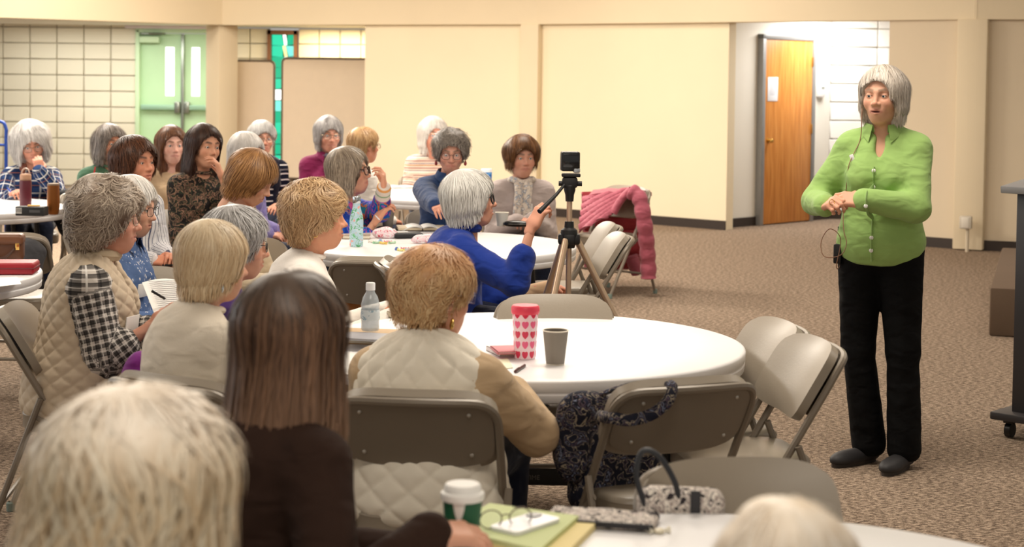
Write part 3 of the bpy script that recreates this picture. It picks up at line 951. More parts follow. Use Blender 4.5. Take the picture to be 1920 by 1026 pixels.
# ------------------------------------------------------------------ surfaces of the hall
def wallpaint(name, c, lines=True):
    t = NT(name); a = lin(c)
    f = t.noise(1.3, 2)
    t.base(t.mix(f, tuple(v*.95 for v in a[:3])+(1,), tuple(min(1, v*1.03) for v in a[:3])+(1,)))
    v = t.mapping((60, 60, 1.2)); t.bump(t.noise(1.0, 3, v), .25 if lines else .08, .004)
    return t.set(Roughness=.75, Specular_IOR_Level=.2)
M_CREAM = wallpaint('cream_paint', (240, 226, 196), False)
M_FASCIA = wallpaint('ribbed_cream_paint', (230, 214, 184))
M_BEIGE = wallpaint('beige_paint', (220, 204, 178))
M_WHITEW = wallpaint('white_paint', (240, 236, 226), False)
M_BLOCK = plain((226, 220, 200), .6, var=.03, scale=3, bump=.15, bscale=60)
M_MORTAR = plain((208, 200, 182), .9)
M_BASEB = plain((52, 42, 36), .5)
M_PAPER = plain((240, 238, 234), .7, var=0)
M_INK = plain((40, 40, 45), .7, var=0)
M_LENS = glassy('lens_glass', (220, 228, 232), .055)
SOLE = plain((58, 50, 45), .7)

def carpet():
    t = NT('brown_loop_carpet')
    v = t.mapping((38, 105, 1), (0, 0, R_(24)))
    f = t.noise(1.0, 2, v); g = t.noise(150, 1); h = t.noise(.5, 2)
    w = t.math('ADD', t.math('MULTIPLY', f, .75), t.math('MULTIPLY', g, .35))
    c = t.ramp(w, [(.40, lin((72, 61, 53))), (.53, lin((124, 107, 92))), (.66, lin((182, 162, 142)))])
    t.base(t.mix(h, c, (.9, .9, .9, 1), 'MULTIPLY'))
    t.bump(w, .7, .006)
    return t.set(Roughness=.95, Specular_IOR_Level=.05)
M_CARPET = carpet()

MB().box((0, 12, -.05), (26, 30, .1)).obj('floor', M_CARPET, kind='structure')
MB().box((0, 11, 4.06), (20, 27, .12)).obj('ceiling', M_WHITEW, kind='structure')

Q0, Q1, Q2, Q3, Q4 = [Vector(p) for p in ((-6.03, 20.1), (-3.78, 22.2), (.28, 20.2), (4.51, 16.7), (8.2, 15.4))]
ZB = 2.265
def slab(name, A, B, z0, z1, th, back, m, ext=0.0):
    A = Vector(A); B = Vector(B); d = (B-A).normalized(); n = Vector((-d.y, d.x))
    if n.y < 0: n = -n
    c = (A+B)/2+n*(back+th/2)
    R = Matrix.Rotation(math.atan2(d.y, d.x), 3, 'Z')
    return MB().box((c.x, c.y, (z0+z1)/2), ((B-A).length+ext, th, z1-z0), 0, R).obj(name, m, kind='structure')
for i, (A, B) in enumerate(((Q0, Q1), (Q1, Q2), (Q2, Q3), (Q3, Q4))):
    slab('trim_%d' % (i+1), A, B, ZB, 4.02, .26, 0, M_FASCIA, .02)
slab('trim_5', (-8.3, 18.0), Q0, ZB, 4.02, .26, 0, M_FASCIA)
W12 = Q1+(Q2-Q1)*.468; WA = Vector((2.30, 18.53)); WB = Vector((3.79, 17.30))
slab('wall_center', W12, Q2, 0, ZB, .14, .07, M_CREAM)
slab('wall_middle', Q2, WA, 0, ZB, .14, .07, M_CREAM)
slab('wall_right', WB, Q3, 0, ZB, .14, .03, M_BEIGE)
slab('wall_far_right', Q3, Q4, 0, ZB, .14, .06, M_BEIGE)
slab('baseboard_center', W12, Q2, 0, .10, .02, .052, M_BASEB)
slab('baseboard_middle', Q2, WA, 0, .10, .02, .052, M_BASEB)
slab('baseboard_right', WB, Q3, 0, .10, .02, .012, M_BASEB)
slab('baseboard_far_right', Q3, Q4, 0, .10, .02, .042, M_BASEB)

def column(name, c, d, w, dep, m, z1=ZB):
    d = Vector(d).normalized(); R = Matrix.Rotation(math.atan2(d.y, d.x), 3, 'Z')
    MB().box((c[0], c[1], z1/2+.004), (w, dep, z1-.008), .012, R).obj(name, m, kind='structure')
c = at(416, 100, 22.45); column('trim_6', (c.x, c.y), (1, 1), .30, .30, M_FASCIA)
c = at(999, 100, 20.3); column('trim_7', (c.x, c.y), (.905, -.426), .235, .22, M_FASCIA)
c = at(1825, 100, 16.75); column('trim_8', (c.x, c.y), (.9, -.43), .29, .15, M_FASCIA)

# recess ceilings
def off(P, k): return (P[0], P[1]+k)
MB().prism([(-8.3, 18.2), off(Q0, .25), off(Q1, .32), off(Q2, .30), (.6, 24.9), (-8.3, 24.9)], .06, Matrix.Translation((0, 0, 2.30))).obj('ceiling_recess', M_WHITEW, kind='structure')
MB().prism([off(WA, .30), off(WB, .30), (6.2, 18.0), (6.2, 21.4), (2.30, 21.4)], .06, Matrix.Translation((0, 0, 2.47))).obj('ceiling_passage', M_WHITEW, kind='structure')

# ---- block walls: stack-bonded blocks, one object each
_BLK = {}
def blockwall(name, o, d, cols, rows, w, h, z0, m, holes=()):
    """o = lower left corner, d = direction along the wall"""
    d = Vector((d[0], d[1], 0)).normalized(); ang = math.atan2(d.y, d.x); n = Vector((-d.y, d.x, 0))
    L = cols*w
    c = Vector((o[0], o[1], 0))+d*(L/2)+n*.09
    root = MB().box((0, 0, 0), (L, .12, rows*h)).obj(name, M_MORTAR, kind='structure')
    root.location = (c.x, c.y, z0+rows*h/2); root.rotation_euler = (0, 0, ang)
    key = (w, h)
    if key not in _BLK: _BLK[key] = MB().box((0, 0, 0), (w-.012, .06, h-.012), .006, seg=1).mesh('block'); _BLK[key].materials.append(m)
    for i in range(cols):
        for j in range(rows):
            if (i, j) in holes: continue
            b = put('block', _BLK[key], None, root)
            b.location = (-L/2+(i+.5)*w, -.075+rng.uniform(-.002, .002), -rows*h/2+(j+.5)*h)
s_ = 24.4/3200
x0 = (5-50.5-960)*s_
blockwall('wall_left', (x0, 24.4), (1, 0), 6, 11, .385, .226, 1.87-.226*9+.164, M_BLOCK)
MB().box((-6.4, 24.46, .09), (2.4, .10, .18)).obj('baseboard_left', M_BASEB, kind='structure')
slab('wall_left_end', (-12.0, 24.4), (x0, 24.4), 0, 2.36, .12, 0, M_WHITEW)
slab('wall_far_left', (-12.0, 15.5), (-8.3, 18.0), ZB, 4.02, .26, 0, M_FASCIA)
# alcove wall with the coloured window
xa = (432-960)*s_
blockwall('wall_alcove', (xa, 24.4), (1, 0), 2, 10, .27, .216, .12, M_BLOCK)
blockwall('wall_alcove_right', ((558-960)*s_, 24.4), (1, 0), 5, 10, .297, .216, .12, M_BLOCK)
# passage block wall
blockwall('wall_passage', (3.76, 20.25), (1, .05), 3, 11, .56, .218, .08, plain((243, 241, 236), .6, var=.02, bump=.15, bscale=60))
MB().box((4.5, 20.24, .05), (1.6, .03, .10)).obj('baseboard_passage', M_BASEB, kind='structure')

# ---- pale green double door
dr = empty('door_1', 'x', 'door'); del dr['label'], dr['category']; dr['kind'] = 'structure'
M_GREEN = plain((186, 222, 180), .45, var=.03)
M_GREENF = plain((196, 224, 186), .5, var=.03)
M_STEEL = plain((150, 158, 150), .3, .8)
M_DAY = emit('daylight_pane', (255, 255, 252), 2.2)
zp = lambda py, px=320, s=s_, h=130: HC+(h+(px-320)*.0122-py)*s
def X(px): return (px-960)*s_
fy = 24.42
fr = MB()
fr.box((X(258), fy, 1.12), (.06, .16, 2.24), .008); fr.box((X(330)+.03, fy, 2.25), (1.2, .16, .10), .008)
fr.obj('door_frame', M_GREENF, dr)
for a, b, wa, wb in ((262, 339, 308, 325), (344, 421, 357, 373)):
    z0w, z1w = zp(180), zp(88)
    lf = MB(); za, zb = .02, 2.19
    xa_, xb_, ya, yb = X(a), X(b), X(wa), X(wb)
    for x1, x2, z1, z2 in ((xa_, ya, za, zb), (yb, xb_, za, zb), (ya, yb, za, z0w), (ya, yb, z1w, zb)):
        lf.box(((x1+x2)/2, fy+.03, (z1+z2)/2), (x2-x1, .05, z2-z1))
    L_ = lf.obj('door_leaf', M_GREEN, dr)
    MB().box(((ya+yb)/2, fy+.035, (z0w+z1w)/2), (yb-ya-.004, .012, z1w-z0w-.004)).obj('window_pane', M_DAY, L_)
    MB().box(((xa_+xb_)/2, fy-.06, zp(201)), ((xb_-xa_)*.94, .045, .075), .012).obj('panic_bar', plain((150, 190, 165), .4, .2), L_)
    xh = xb_-.05 if a < 300 else xa_+.05
    MB().box((xh, fy-.05, zp(201)), (.085, .08, .17), .02).obj('bar_latch', M_STEEL, L_)
MB().box((X(341.5), fy-.01, 1.1), (.045, .07, 2.16), .01).obj('center_post', M_STEEL, dr)
MB().box((X(281), fy-.07, zp(75)), (.28, .10, .09), .01).obj('door_closer', M_GREENF, dr)
MB().box((X(285), fy-.10, zp(64)), (.30, .05, .03), .008).tube([(X(270), fy-.1, zp(63)), (X(312), fy-.16, zp(64))], .012).obj('closer_arm', M_STEEL, dr)
MB().box((X(315), 24.22, 2.285), (1.15, .12, .06), .006).obj('trim_9', plain((225, 215, 222), .4), kind='structure')

# ---- stained glass window
wn = empty('window_1', 'x', 'window'); del wn['label'], wn['category']; wn['kind'] = 'structure'
wx0, wx1, wz0, wz1 = X(500), X(557), .10, zp(57, 530)
fm = MB()
for xx in (wx0+.03, wx1-.03): fm.box((xx, 24.40, (wz0+wz1)/2), (.05, .14, wz1-wz0))
fm.box(((wx0+wx1)/2, 24.40, wz1-.03), (wx1-wx0, .14, .06)).box(((wx0+wx1)/2, 24.40, wz0+.03), (wx1-wx0, .14, .06))
fm.obj('window_frame', plain((122, 82, 56), .5), wn)
PC = dict(g=(10, 190, 140), G=(40, 214, 165), w=(255, 255, 246), y=(255, 236, 150), o=(240, 160, 60), b=(40, 70, 200), c=(120, 232, 210))
PM = {k: emit('glass_'+n_, PC[k], s) for k, n_, s in (('g', 'green', 1.0), ('G', 'bright_green', 1.1), ('w', 'white', 2.2), ('y', 'yellow', 1.7), ('o', 'amber', 1.2), ('b', 'blue', 1.0), ('c', 'aqua', 1.3))}
rowsP = ['Gcb', 'GGc', 'gGG', 'gcG', 'GgG', 'gGg', 'cyo', 'wwG', 'Gwo', 'gyc', 'gwc', 'Gyc', 'Gwg']
gx = [wx0+.06, wx0+.06+.165, wx1-.06-.10, wx1-.06]
nz = len(rowsP)
for j, rw in enumerate(rowsP):
    za = wz0+.06+(wz1-wz0-.12)*j/nz; zb_ = wz0+.06+(wz1-wz0-.12)*(j+1)/nz
    for i, k in enumerate(rw):
        sk_ = .02*math.sin(j*1.7+i)
        MB().prism([(gx[i]+.004+(sk_ if i else 0), za+.004), (gx[i+1]-.004+(sk_ if i < 2 else 0), za+.004+.012*math.sin(j+i)), (gx[i+1]-.004-(sk_ if i < 2 else 0), zb_-.004), (gx[i]+.004-(sk_ if i else 0), zb_-.004)], .008, Matrix.Translation((0, 24.41, 0)) @ Matrix.Rotation(R_(90), 4, 'X')).obj('pane', PM[k], wn)
MB().box(((wx0+wx1)/2, 24.425, (wz0+wz1)/2), (wx1-wx0-.1, .012, wz1-wz0-.1)).obj('leading', plain((24, 24, 26), .6), wn)

# ---- door in the passage
dA, dB = Vector((2.33, 18.80)), Vector((3.76, 20.22)); dd = (dB-dA).normalized(); LA = (dB-dA).length
slab('wall_passage_left', dA-dd*.02, dB, 0, 2.47, .12, 0, M_WHITEW)
p0 = LA*.292; p1 = LA*.800
slab('baseboard_passage_left', dA, dA+dd*p0, 0, .10, .015, -.016, M_BASEB)
slab('baseboard_passage_right', dA+dd*p1, dB, 0, .10, .015, -.016, M_BASEB)
d2 = empty('door_2', 'x', 'door'); del d2['label'], d2['category']; d2['kind'] = 'structure'
d2.location = (dA.x+dd.x*p0, dA.y+dd.y*p0, 0); d2.rotation_euler = (0, 0, math.atan2(dd.y, dd.x))
wd = p1-p0
t = NT('oak_veneer'); v = t.mapping((22, 22, 1.1)); f = t.noise(2.2, 4, v)
t.base(t.ramp(f, [(.30, lin((190, 118, 52))), (.55, lin((212, 142, 70))), (.75, lin((224, 160, 88)))])); M_OAK = t.set(Roughness=.35, Specular_IOR_Level=.4)
fr = MB()
fr.box((.03, -.03, 1.08), (.06, .10, 2.16), .006).box((wd-.03, -.03, 1.08), (.06, .10, 2.16), .006).box((wd/2, -.03, 2.13), (wd, .10, .06), .006)
fr.obj('door_frame', plain((150, 150, 150), .4, .3), d2)
lf = MB().box((wd/2, -.045, 1.055), (wd-.125, .045, 2.085), .004).obj('door_leaf', M_OAK, d2)
R = Euler((R_(90), 0, 0)).to_matrix()
MB().lathe([(0, .07), (.018, .068), (.027, .055), (.026, .042), (.012, .03), (.010, .012), (.030, .008), (.032, 0)], (.13, -.068, .96), 18, R).obj('door_knob', plain((214, 170, 90), .25, .9), lf)
MB().box((.20, -.0705, 1.54), (.19, .004, .27), .001).obj('paper_notice', plain((236, 238, 244), .7, var=0), lf)
nb_ = MB()
for k in range(9): nb_.box((.20+rng.uniform(-.01, 0), -.0731, 1.63-k*.019), (.13*rng.uniform(.7, 1), .0006, .005))
nb_.obj('notice_print', plain((150, 152, 165), .8, var=0), lf, kind='stuff')
for z in (.25, 1.08, 1.86): MB().box((wd-.062, -.074, z), (.022, .014, .11), .003).obj('hinge', plain((190, 150, 90), .35, .8), d2)
th = empty('thermostat', 'small white thermostat on the passage wall right of the wooden door', 'thermostat')
pt_ = dA+dd*(LA*.885); th.location = (pt_.x, pt_.y, HC-.155); th.rotation_euler = d2.rotation_euler
MB().box((0, -.026, 0), (.12, .05, .155), .012).obj('housing', plain((240, 240, 240), .4, var=0), th)
MB().box((.008, -.0525, .035), (.06, .004, .03), .001).obj('display', plain((150, 155, 150), .3, var=0), th)

# outlet box with conduit on the right-hand column
ob = empty('outlet_box', 'grey electrical outlet box with conduit low on the right-hand column', 'outlet')
c = at(1811, 417, 16.55); ob.location = (c.x, c.y, 0); ob.rotation_euler = (0, 0, math.atan2(-.43, .9))
zc_ = at(1811, 417, 16.55).z
MB().box((0, 0, zc_), (.115, .075, .125), .012).obj('box', plain((205, 196, 180), .5), ob)
MB().box((0, -.039, zc_), (.07, .006, .10), .003).obj('cover_plate', plain((222, 214, 200), .4), ob)
MB().tube([(.015, .01, zc_-.05), (.015, .01, .0)], .017, 10).obj('conduit', plain((210, 196, 172), .5), ob)

# ---- movable fabric partitions
M_PART = plain((234, 216, 192), .95, var=.03, bump=.2, bscale=150)
M_PARTF = plain((112, 98, 84), .5)
def partition(x0, y0, x1, y1, ztop, label):
    r = empty('partition_panel', label, 'partition', ((x0+x1)/2, (y0+y1)/2, 0), math.atan2(y1-y0, x1-x0), 'movable partitions')
    w = math.hypot(x1-x0, y1-y0); z0 = .24
    MB().prism(rrect(w-.03, ztop-z0-.03, .05, 4), .05, Matrix.Translation((0, .025, (ztop+z0)/2)) @ Matrix.Rotation(R_(90), 4, 'X')).obj('fabric_panel', M_PART, r)
    out = [(q[0], 0, q[1]+(ztop+z0)/2) for q in rrect(w, ztop-z0, .06, 4)]
    MB().tube(out, .018, 6, True, 1.9).obj('edge_frame', M_PARTF, r)
    for s in (-1, 1):
        MB().box((s*(w/2-.12), 0, .135), (.04, .04, .25)).box((s*(w/2-.12), 0, .03), (.06, .44, .035), .01).obj('foot', M_PARTF, r)
    return r
sA, sB = 23.0/3200, 22.9/3200
partition((440-960)*sA, 22.9, (513-960)*sA, 23.0, 1.68+(132-114)*sA, 'narrow beige fabric partition standing left of the stained glass strip')
partition((529-960)*sB, 22.9, (700-960)*sB, 22.5, 1.68+(133.5-110)*sB, 'wide beige fabric partition standing right of the stained glass strip')

# ---- stage step on the right
st_ = MB().box((5.0, 12.0, .16), (3.02, 2.8, .318), .015, Matrix.Rotation(R_(-17.5), 3, 'Z')).obj('platform', plain((96, 78, 62), .95, bump=.5, bscale=90))
st_['label'] = 'low brown carpeted platform half hidden behind the lectern'; st_['category'] = 'platform'
# ------------------------------------------------------------------ furniture
M_FRAME = plain((134, 123, 109), .40, .12, var=.04)
M_PAN = plain((132, 121, 107), .45, .0, var=.04)
M_VINYL = plain((152, 141, 126), .38, var=.05, scale=5, bump=.12, bscale=140)
M_CAP = plain((120, 138, 130), .6)
M_SCREW = plain((196, 190, 180), .3, .7)

def make_chair():
    root = empty('folding_chair', 'x', 'chair', (0, 0, 0), 0, 'taupe folding chairs')
    yz = lambda z: .235-.60*z
    def cv(x, z): return yz(z)+.045*((x/.225)**2)-.045
    # one long bent tube: front foot, up the side, round the top, down again
    b = MB(); side = [(.225, yz(z)+.0, z) for z in (.012, .2, .42, .60, .70)]
    top = [(.222, yz(.74), .74), (.205, cv(.205, .772), .772), (.17, cv(.17, .788), .788), (.09, cv(.09, .792), .792), (0, cv(0, .793), .793)]
    half = spline(side+top, 3)
    pts = half+[Vector((-p.x, p.y, p.z)) for p in half[-2::-1]]
    b.tube(pts, .0125, 8)
    b.obj('tube_frame', M_FRAME, root)
    # back: metal pan with rolled edge, screws, padded front
    def sheet(y_off, inset, z0, z1, puff=0):
        def fn(u, v):
            zc = (z0+z1)/2; hh = (z1-z0)/2-inset; ww = .213-inset
            a = 2*u-1; c = 2*v-1
            e = 4.5
            k = (abs(a)**e+abs(c)**e)**(1/e) if (a or c) else 1
            m = max(abs(a), abs(c))
            x = a*m/k*ww if k else 0; z = zc+c*m/k*hh
            return (x, cv(x, z)+y_off+puff*(1-m**4), z)
        return fn
    p = MB().grid(sheet(-.004, 0, .592, .790), 18, 10, .008).obj('backrest', M_PAN, root)
    MB().grid(sheet(.024, -.014, .592, .790, .010), 20, 12, .028).obj('back_pad', M_VINYL, p)
    for x in (-.15, .15):
        for z in (.63, .755): MB().lathe([(0, .004), (.005, .002), (.006, 0)], (x, cv(x, z)-.006, z), 8, Euler((R_(90), 0, 0)).to_matrix()).obj('screw', M_SCREW, p)
    # seat
    out = []
    for q in rrect(.40, .40, .09, 5): out.append((q[0]*(1.0 if q[1] > 0 else .94), q[1]+.03))
    MB().prism([(x*.97, (y-.03)*.97+.03) for x, y in out], .02, Matrix.Translation((0, 0, .388))).obj('seat_pan', M_PAN, root)
    sp = MB()
    for k, (s, z) in enumerate(((1, .437), (.99, .452), (.95, .460), (.80, .464))): pass
    rings = []
    for s, z in ((1.0, .400), (1.0, .440), (1.01, .446), (.99, .456), (.94, .463), (.6, .4655), (.02, .466)):
        rings.append([sp.bm.verts.new((x*s, (y-.03)*s+.03, z)) for x, y in out])
    for a, c in zip(rings[:-1], rings[1:]):
        for k in range(len(a)): sp.bm.faces.new((a[k], a[(k+1) % len(a)], c[(k+1) % len(a)], c[k]))
    sp.bm.faces.new(rings[-1]); sp.bm.faces.new(rings[0][::-1])
    sp.obj('seat', M_VINYL, root)
    for s in (-1, 1):
        MB().tube([(s*.243, -.275, .012), (s*.243, -.085, .52)], .0115, 8).obj('leg', M_FRAME, root)
        MB().tube([(s*.236, -.118, .465), (s*.236, .0, .385)], .010, 6, sx=.5).obj('side_link', M_PAN, root)
        MB().lathe([(0, 0), (.017, 0), (.018, .03), (.0135, .036)], (s*.225, .228, .001), 10).obj('foot_cap', M_CAP, root)
        MB().lathe([(0, 0), (.016, 0), (.017, .03), (.012, .036)], (s*.243, -.276, .001), 10).obj('foot_cap', M_CAP, root)
    MB().tube([(-.243, -.22, .15), (.243, -.22, .15)], .009, 8).obj('cross_bar', M_FRAME, root)
    MB().tube([(-.224, .12, .19), (.224, .12, .19)], .009, 8).obj('cross_bar', M_FRAME, root)
    return root
_ch = []
def chair(x, y, face, label):
    """face: heading in degrees, 0 = away from the camera, 90 = to the right"""
    if not _ch:
        o = make_chair(); _ch.append(o); o.location = (x, y, 0); o.rotation_euler = (0, 0, -R_(face)); o['label'] = label
        return o
    return dup(_ch[0], (x, y, 0), -R_(face), label)

M_TTOP = plain((240, 239, 240), .38, var=.015, scale=6)
M_TLEG = plain((44, 42, 42), .4, .3)
def make_table():
    root = empty('round_table', 'x', 'table', (0, 0, 0), 0, 'white round folding tables')
    R = .762
    b = MB().lathe([(0, .735), (.60, .735), (R-.012, .735), (R-.003, .732), (R, .726), (R-.001, .699), (R-.006, .695), (R-.006, .691), (R-.002, .688), (R-.004, .666), (R-.012, .660), (R-.05, .662), (R-.06, .690), (0, .690)], n=96)
    b.obj('tabletop', M_TTOP, root, angle=50)
    for sy in (-1, 1):
        y = sy*.33
        for sx in (-1, 1): MB().tube([(sx*.44, y, .694), (sx*.47, y, .35), (sx*.50, y, .0)], .0165, 10).obj('leg', M_TLEG, root)
        MB().box((0, y, .335), (.95, .026, .055), .006).obj('cross_bar', M_TLEG, root)
        MB().tube([(-.44, y, .672), (.44, y, .672)], .012, 8).obj('hinge_bar', M_TLEG, root)
        MB().tube([(0, sy*.02, .680), (0, sy*.16, .52)], .011, 8).tube([(0, sy*.16, .525), (-.20, y, .36)], .009, 8).tube([(0, sy*.16, .525), (.20, y, .36)], .009, 8).obj('brace', M_TLEG, root)
    fc = bpy.data.curves.new('maker_name', 'FONT'); fc.body = 'LIFETIME'; fc.size = .022; fc.extrude = .0006; fc.align_x = 'CENTER'
    tmp = bpy.data.objects.new('tmp', fc); COL.objects.link(tmp)
    dg = bpy.context.evaluated_depsgraph_get(); dg.update()
    me = bpy.data.meshes.new_from_object(tmp.evaluated_get(dg)); bpy.data.objects.remove(tmp)
    o = put('maker_name', me, plain((120, 116, 110), .5, var=0), [c for c in root.children if c.name.startswith('cross_bar')][0])
    o.location = (0, -.33-.0142, .328); o.rotation_euler = (R_(90), 0, 0)
    return root
_tb = []
def table(x, y, rz, label):
    if not _tb:
        o = make_table(); _tb.append(o); o.location = (x, y, 0); o.rotation_euler = (0, 0, R_(rz)); o['label'] = label
        return o
    return dup(_tb[0], (x, y, 0), R_(rz), label)

T1 = (.064, 5.98); T2 = (-.40, 9.39); T3 = ((-80-960)/3200*11.6, 11.6); T4 = ((-247-960)/3200*7.75, 7.75); T0 = (.42, 2.90); T5 = (-.42, 13.3)
table(*T1, 0, 'white round table with a pink heart tumbler and taupe paper cup')
table(*T2, 14, 'white round table with a flowered bottle, candy bags and open book')
table(*T3, 30, 'white round table at left holding maroon and bronze tumblers')
table(*T4, 20, 'white round table at the left edge holding a red book')
table(*T0, 10, 'blurred white round table in the foreground with green folder and coffee cup')
table(*T5, 40, 'white round table in the far back row with papers on it')

# empty chairs
chair(.425, 5.06, -22, 'folding chair with a dark paisley tote bag hung on its back')
chair(.785, 5.54, 260, 'empty folding chair right of the white table, nearest the speaker')
chair(.735, 5.93, 257, 'empty folding chair behind another at the right of the white table')
chair(.54, 3.57, 172, 'blurred folding chair with a black-handled bag behind the foreground table')
chair(.185, 6.39, 176, 'folding chair whose top edge shows behind the heart tumbler table')
chair(.37, 9.22, 264, 'empty folding chair right of the tripod, front one of a pair')
chair(.35, 9.86, 264, 'empty folding chair right of the tripod, rear one of a pair')
chair(.75, 13.07, 225, 'folding chair by the far wall draped with a pink quilted jacket')
chair(-.60, 8.15, 6, 'folding chair seen from behind under the flowered bottle table')
chair(-.28, 7.75, 70, 'folding chair half hidden behind the strawberry blonde head')

# lectern on casters
lc = at(1880, 780, 7.95)
le = empty('lectern', 'tall black lectern on casters at the right edge', 'lectern', (lc.x+.42, lc.y-.02, 0), R_(-42))
M_LBLK = plain((44, 41, 42), .45, var=.05)
b = MB(); b.box((0, 0, .64), (.60, .46, 1.06), .006); b.obj('cabinet', M_LBLK, le)
b = MB(); b.box((0, 0, .105), (.74, .62, .036), .006); b.obj('base_board', M_LBLK, le)
R = Euler((R_(6), 0, 0)).to_matrix()
b = MB(); b.box((0, 0, 1.195), (.72, .56, .034), .005, R); b.obj('slanted_top', plain((126, 124, 124), .5), le)
b = MB(); b.box((-.12, -.232, 1.08), (.18, .012, .08), .004); b.obj('handle_slot', plain((12, 12, 12), .6), le)
for sx in (-1, 1):
    for sy in (-1, 1):
        w = MB().tube([(sx*.30-.014, sy*.24, .037), (sx*.30+.014, sy*.24, .037)], .036, 16).box((sx*.30, sy*.24, .078), (.05, .05, .018), .004)
        w.obj('caster', plain((20, 20, 21), .35), le)

# camcorder on tripod
tp = at(1067, 440, 7.65)
tr = empty('tripod', 'bronze and black camera tripod beside the woman in blue', 'tripod', (tp.x, tp.y, 0), 0)
M_BRZ = plain((206, 178, 152), .3, .6); M_BLK = plain((20, 20, 22), .45, var=0)
zt = tp.z
MB().tube([(0, 0, .52), (0, 0, zt+.16)], .0125, 12).obj('center_column', M_BRZ, tr)
for k, az in enumerate((4, 124, 244)):
    d = Vector((math.cos(R_(az)), math.sin(R_(az)), 0))
    a = Vector((0, 0, zt-.02))+d*.035; e = d*.50+Vector((0, 0, .02))
    m1 = a+(e-a)*.42; m2 = a+(e-a)*.72
    lg = MB().tube([a, m1], .0155, 10).obj('leg', M_BRZ, tr)
    MB().tube([m1-(e-a)*.03, m1+(e-a)*.02], .0165, 10).obj('leg_clamp', M_BLK, lg)
    MB().tube([m1, m2], .0100, 10).tube([m2, e], .0078, 10).obj('lower_section', M_BRZ, lg)
    MB().lathe([(0, 0), (.014, 0), (.014, .03), (.008, .04)], e+Vector((0, 0, -.02)), 10).obj('foot_cap', M_BLK, lg)
    MB().tube([Vector((0, 0, .56)), a+(e-a)*.44], .005, 6).obj('strut', M_BLK, tr)
MB().lathe([(0, -.06), (.026, -.06), (.034, -.03), (.04, .0), (.036, .022), (.022, .032), (.02, .06), (0, .06)], (0, 0, zt), 20).box((0, 0, zt-.02), (.10, .05, .05), .012).box((0, 0, zt-.02), (.05, .09, .05), .012).obj('leg_collar', M_BLK, tr)
zh = zt+.20
MB().lathe([(0, -.05), (.018, -.05), (.02, -.02), (.026, 0), (.026, .02), (.014, .03), (0, .03)], (0, 0, zh), 16).box((.0, 0, zh+.035), (.07, .045, .05), .012).tube([(-.05, 0, zh+.03), (.055, 0, zh+.03)], .012, 10).box((.005, 0, zh+.068), (.085, .05, .016), .005).obj('pan_head', M_BLK, tr)
hk = at(1024, 388, 7.52)-Vector((tp.x, tp.y, 0))
MB().tube([(-.02, -.01, zh+.03), tuple(Vector((-.02, -.01, zh+.03)).lerp(hk, .5)), tuple(hk+Vector((-.03, -.02, -.02)))], [.007, .008, .012], 10).obj('pan_handle', M_BLK, tr)
cm_ = empty('action_camera', 'small black camera mounted on the tripod head', 'camera', (tp.x, tp.y, zh+.078), R_(6))
MB().box((.0, 0, .052), (.085, .05, .088), .008).obj('camera_body', plain((16, 16, 18), .35, var=0), cm_)
MB().box((.0, -.027, .055), (.070, .006, .062), .002).obj('rear_screen', plain((26, 27, 30), .12, var=0), cm_)
MB().lathe([(.016, 0), (.018, .02), (.013, .024), (0, .022)], (.0, .028, .062), 14, Euler((R_(-90), 0, 0)).to_matrix()).obj('lens_barrel', plain((40, 40, 44), .25, var=0), cm_)
MB().box((.028, -.012, .012), (.03, .03, .022), .006).obj('mount_clip', plain((170, 175, 182), .3, .5), cm_)

# blue tube frame cut by the left edge
bl = empty('hand_truck', 'bent blue metal tube frame standing at the left edge', 'hand truck', (at(-8, 300, 14.0).x, 14.0, 0), 0)
zt_ = at(0, 228, 14.0).z; zm_ = at(0, 272, 14.0).z
MB().tube(spline([(-.16, 0, .03), (-.16, 0, zt_-.1), (-.12, 0, zt_), (.04, 0, zt_), (.085, 0, zt_-.06), (.085, 0, zm_), (.085, 0, .03)], 5), .014, 10).obj('tube_frame', plain((30, 66, 150), .35, .2), bl)
MB().tube([(-.16, 0, zm_), (.085, 0, zm_)], .011, 8).obj('cross_bar', plain((30, 66, 150), .35, .2), bl)
MB().box((-.04, -.10, .02), (.30, .22, .02), .004).obj('toe_plate', plain((30, 66, 150), .35, .2), bl)
# ------------------------------------------------------------------ the people
F_BLACK = fabric('black_velvet', (9, 9, 10), (11, 11, 12), sheen=0)
F_DARKJ = fabric('dark_denim', (30, 36, 56), (42, 50, 72))
F_LIME = fabric('lime_cotton', (156, 190, 112), (149, 183, 105), nscale=5, weave=.12)
F_NAVY = fabric('navy_knit', (26, 30, 48))
F_TROUS = fabric('charcoal_trousers', (44, 42, 44))
F_CREAMK = fabric('cream_knit', (232, 222, 206), (222, 210, 192), weave=.45, wscale=260)
def twotone(name, c1, c2, z):
    t = NT(name); sp = t.n('ShaderNodeSeparateXYZ'); t.t.links.new(t.obj(), sp.inputs[0])
    t.base(t.mix(t.math('LESS_THAN', sp.outputs[2], z), lin(c1), lin(c2))); t.folds(260, .45)
    return t.set(Roughness=.85, Specular_IOR_Level=.15, Sheen_Weight=.15)
F_CREAMG = twotone('cream_knit_green_hem', (232, 221, 204), (116, 138, 120), .775)
F_WHITEK = fabric('white_knit', (238, 232, 224), weave=.5, wscale=220)
F_BEIGEK = fabric('camel_knit', (205, 178, 144), (194, 166, 132))
F_VESTC = plain((244, 236, 220), .75, spec=.2, var=.03)
F_VESTT = plain((206, 188, 164), .7, spec=.25, var=.03)
F_DKBR = fabric('dark_brown_knit', (44, 29, 23), (54, 37, 29), sheen=0)
F_BLUE = fabric('royal_blue_cotton', (24, 48, 128), (30, 58, 146), nscale=6)
F_DENIM = fabric('indigo_denim', (34, 54, 92), (52, 76, 120), nscale=30, weave=.4)
F_GREEN = fabric('sage_green_knit', (70, 108, 84), (82, 120, 96))
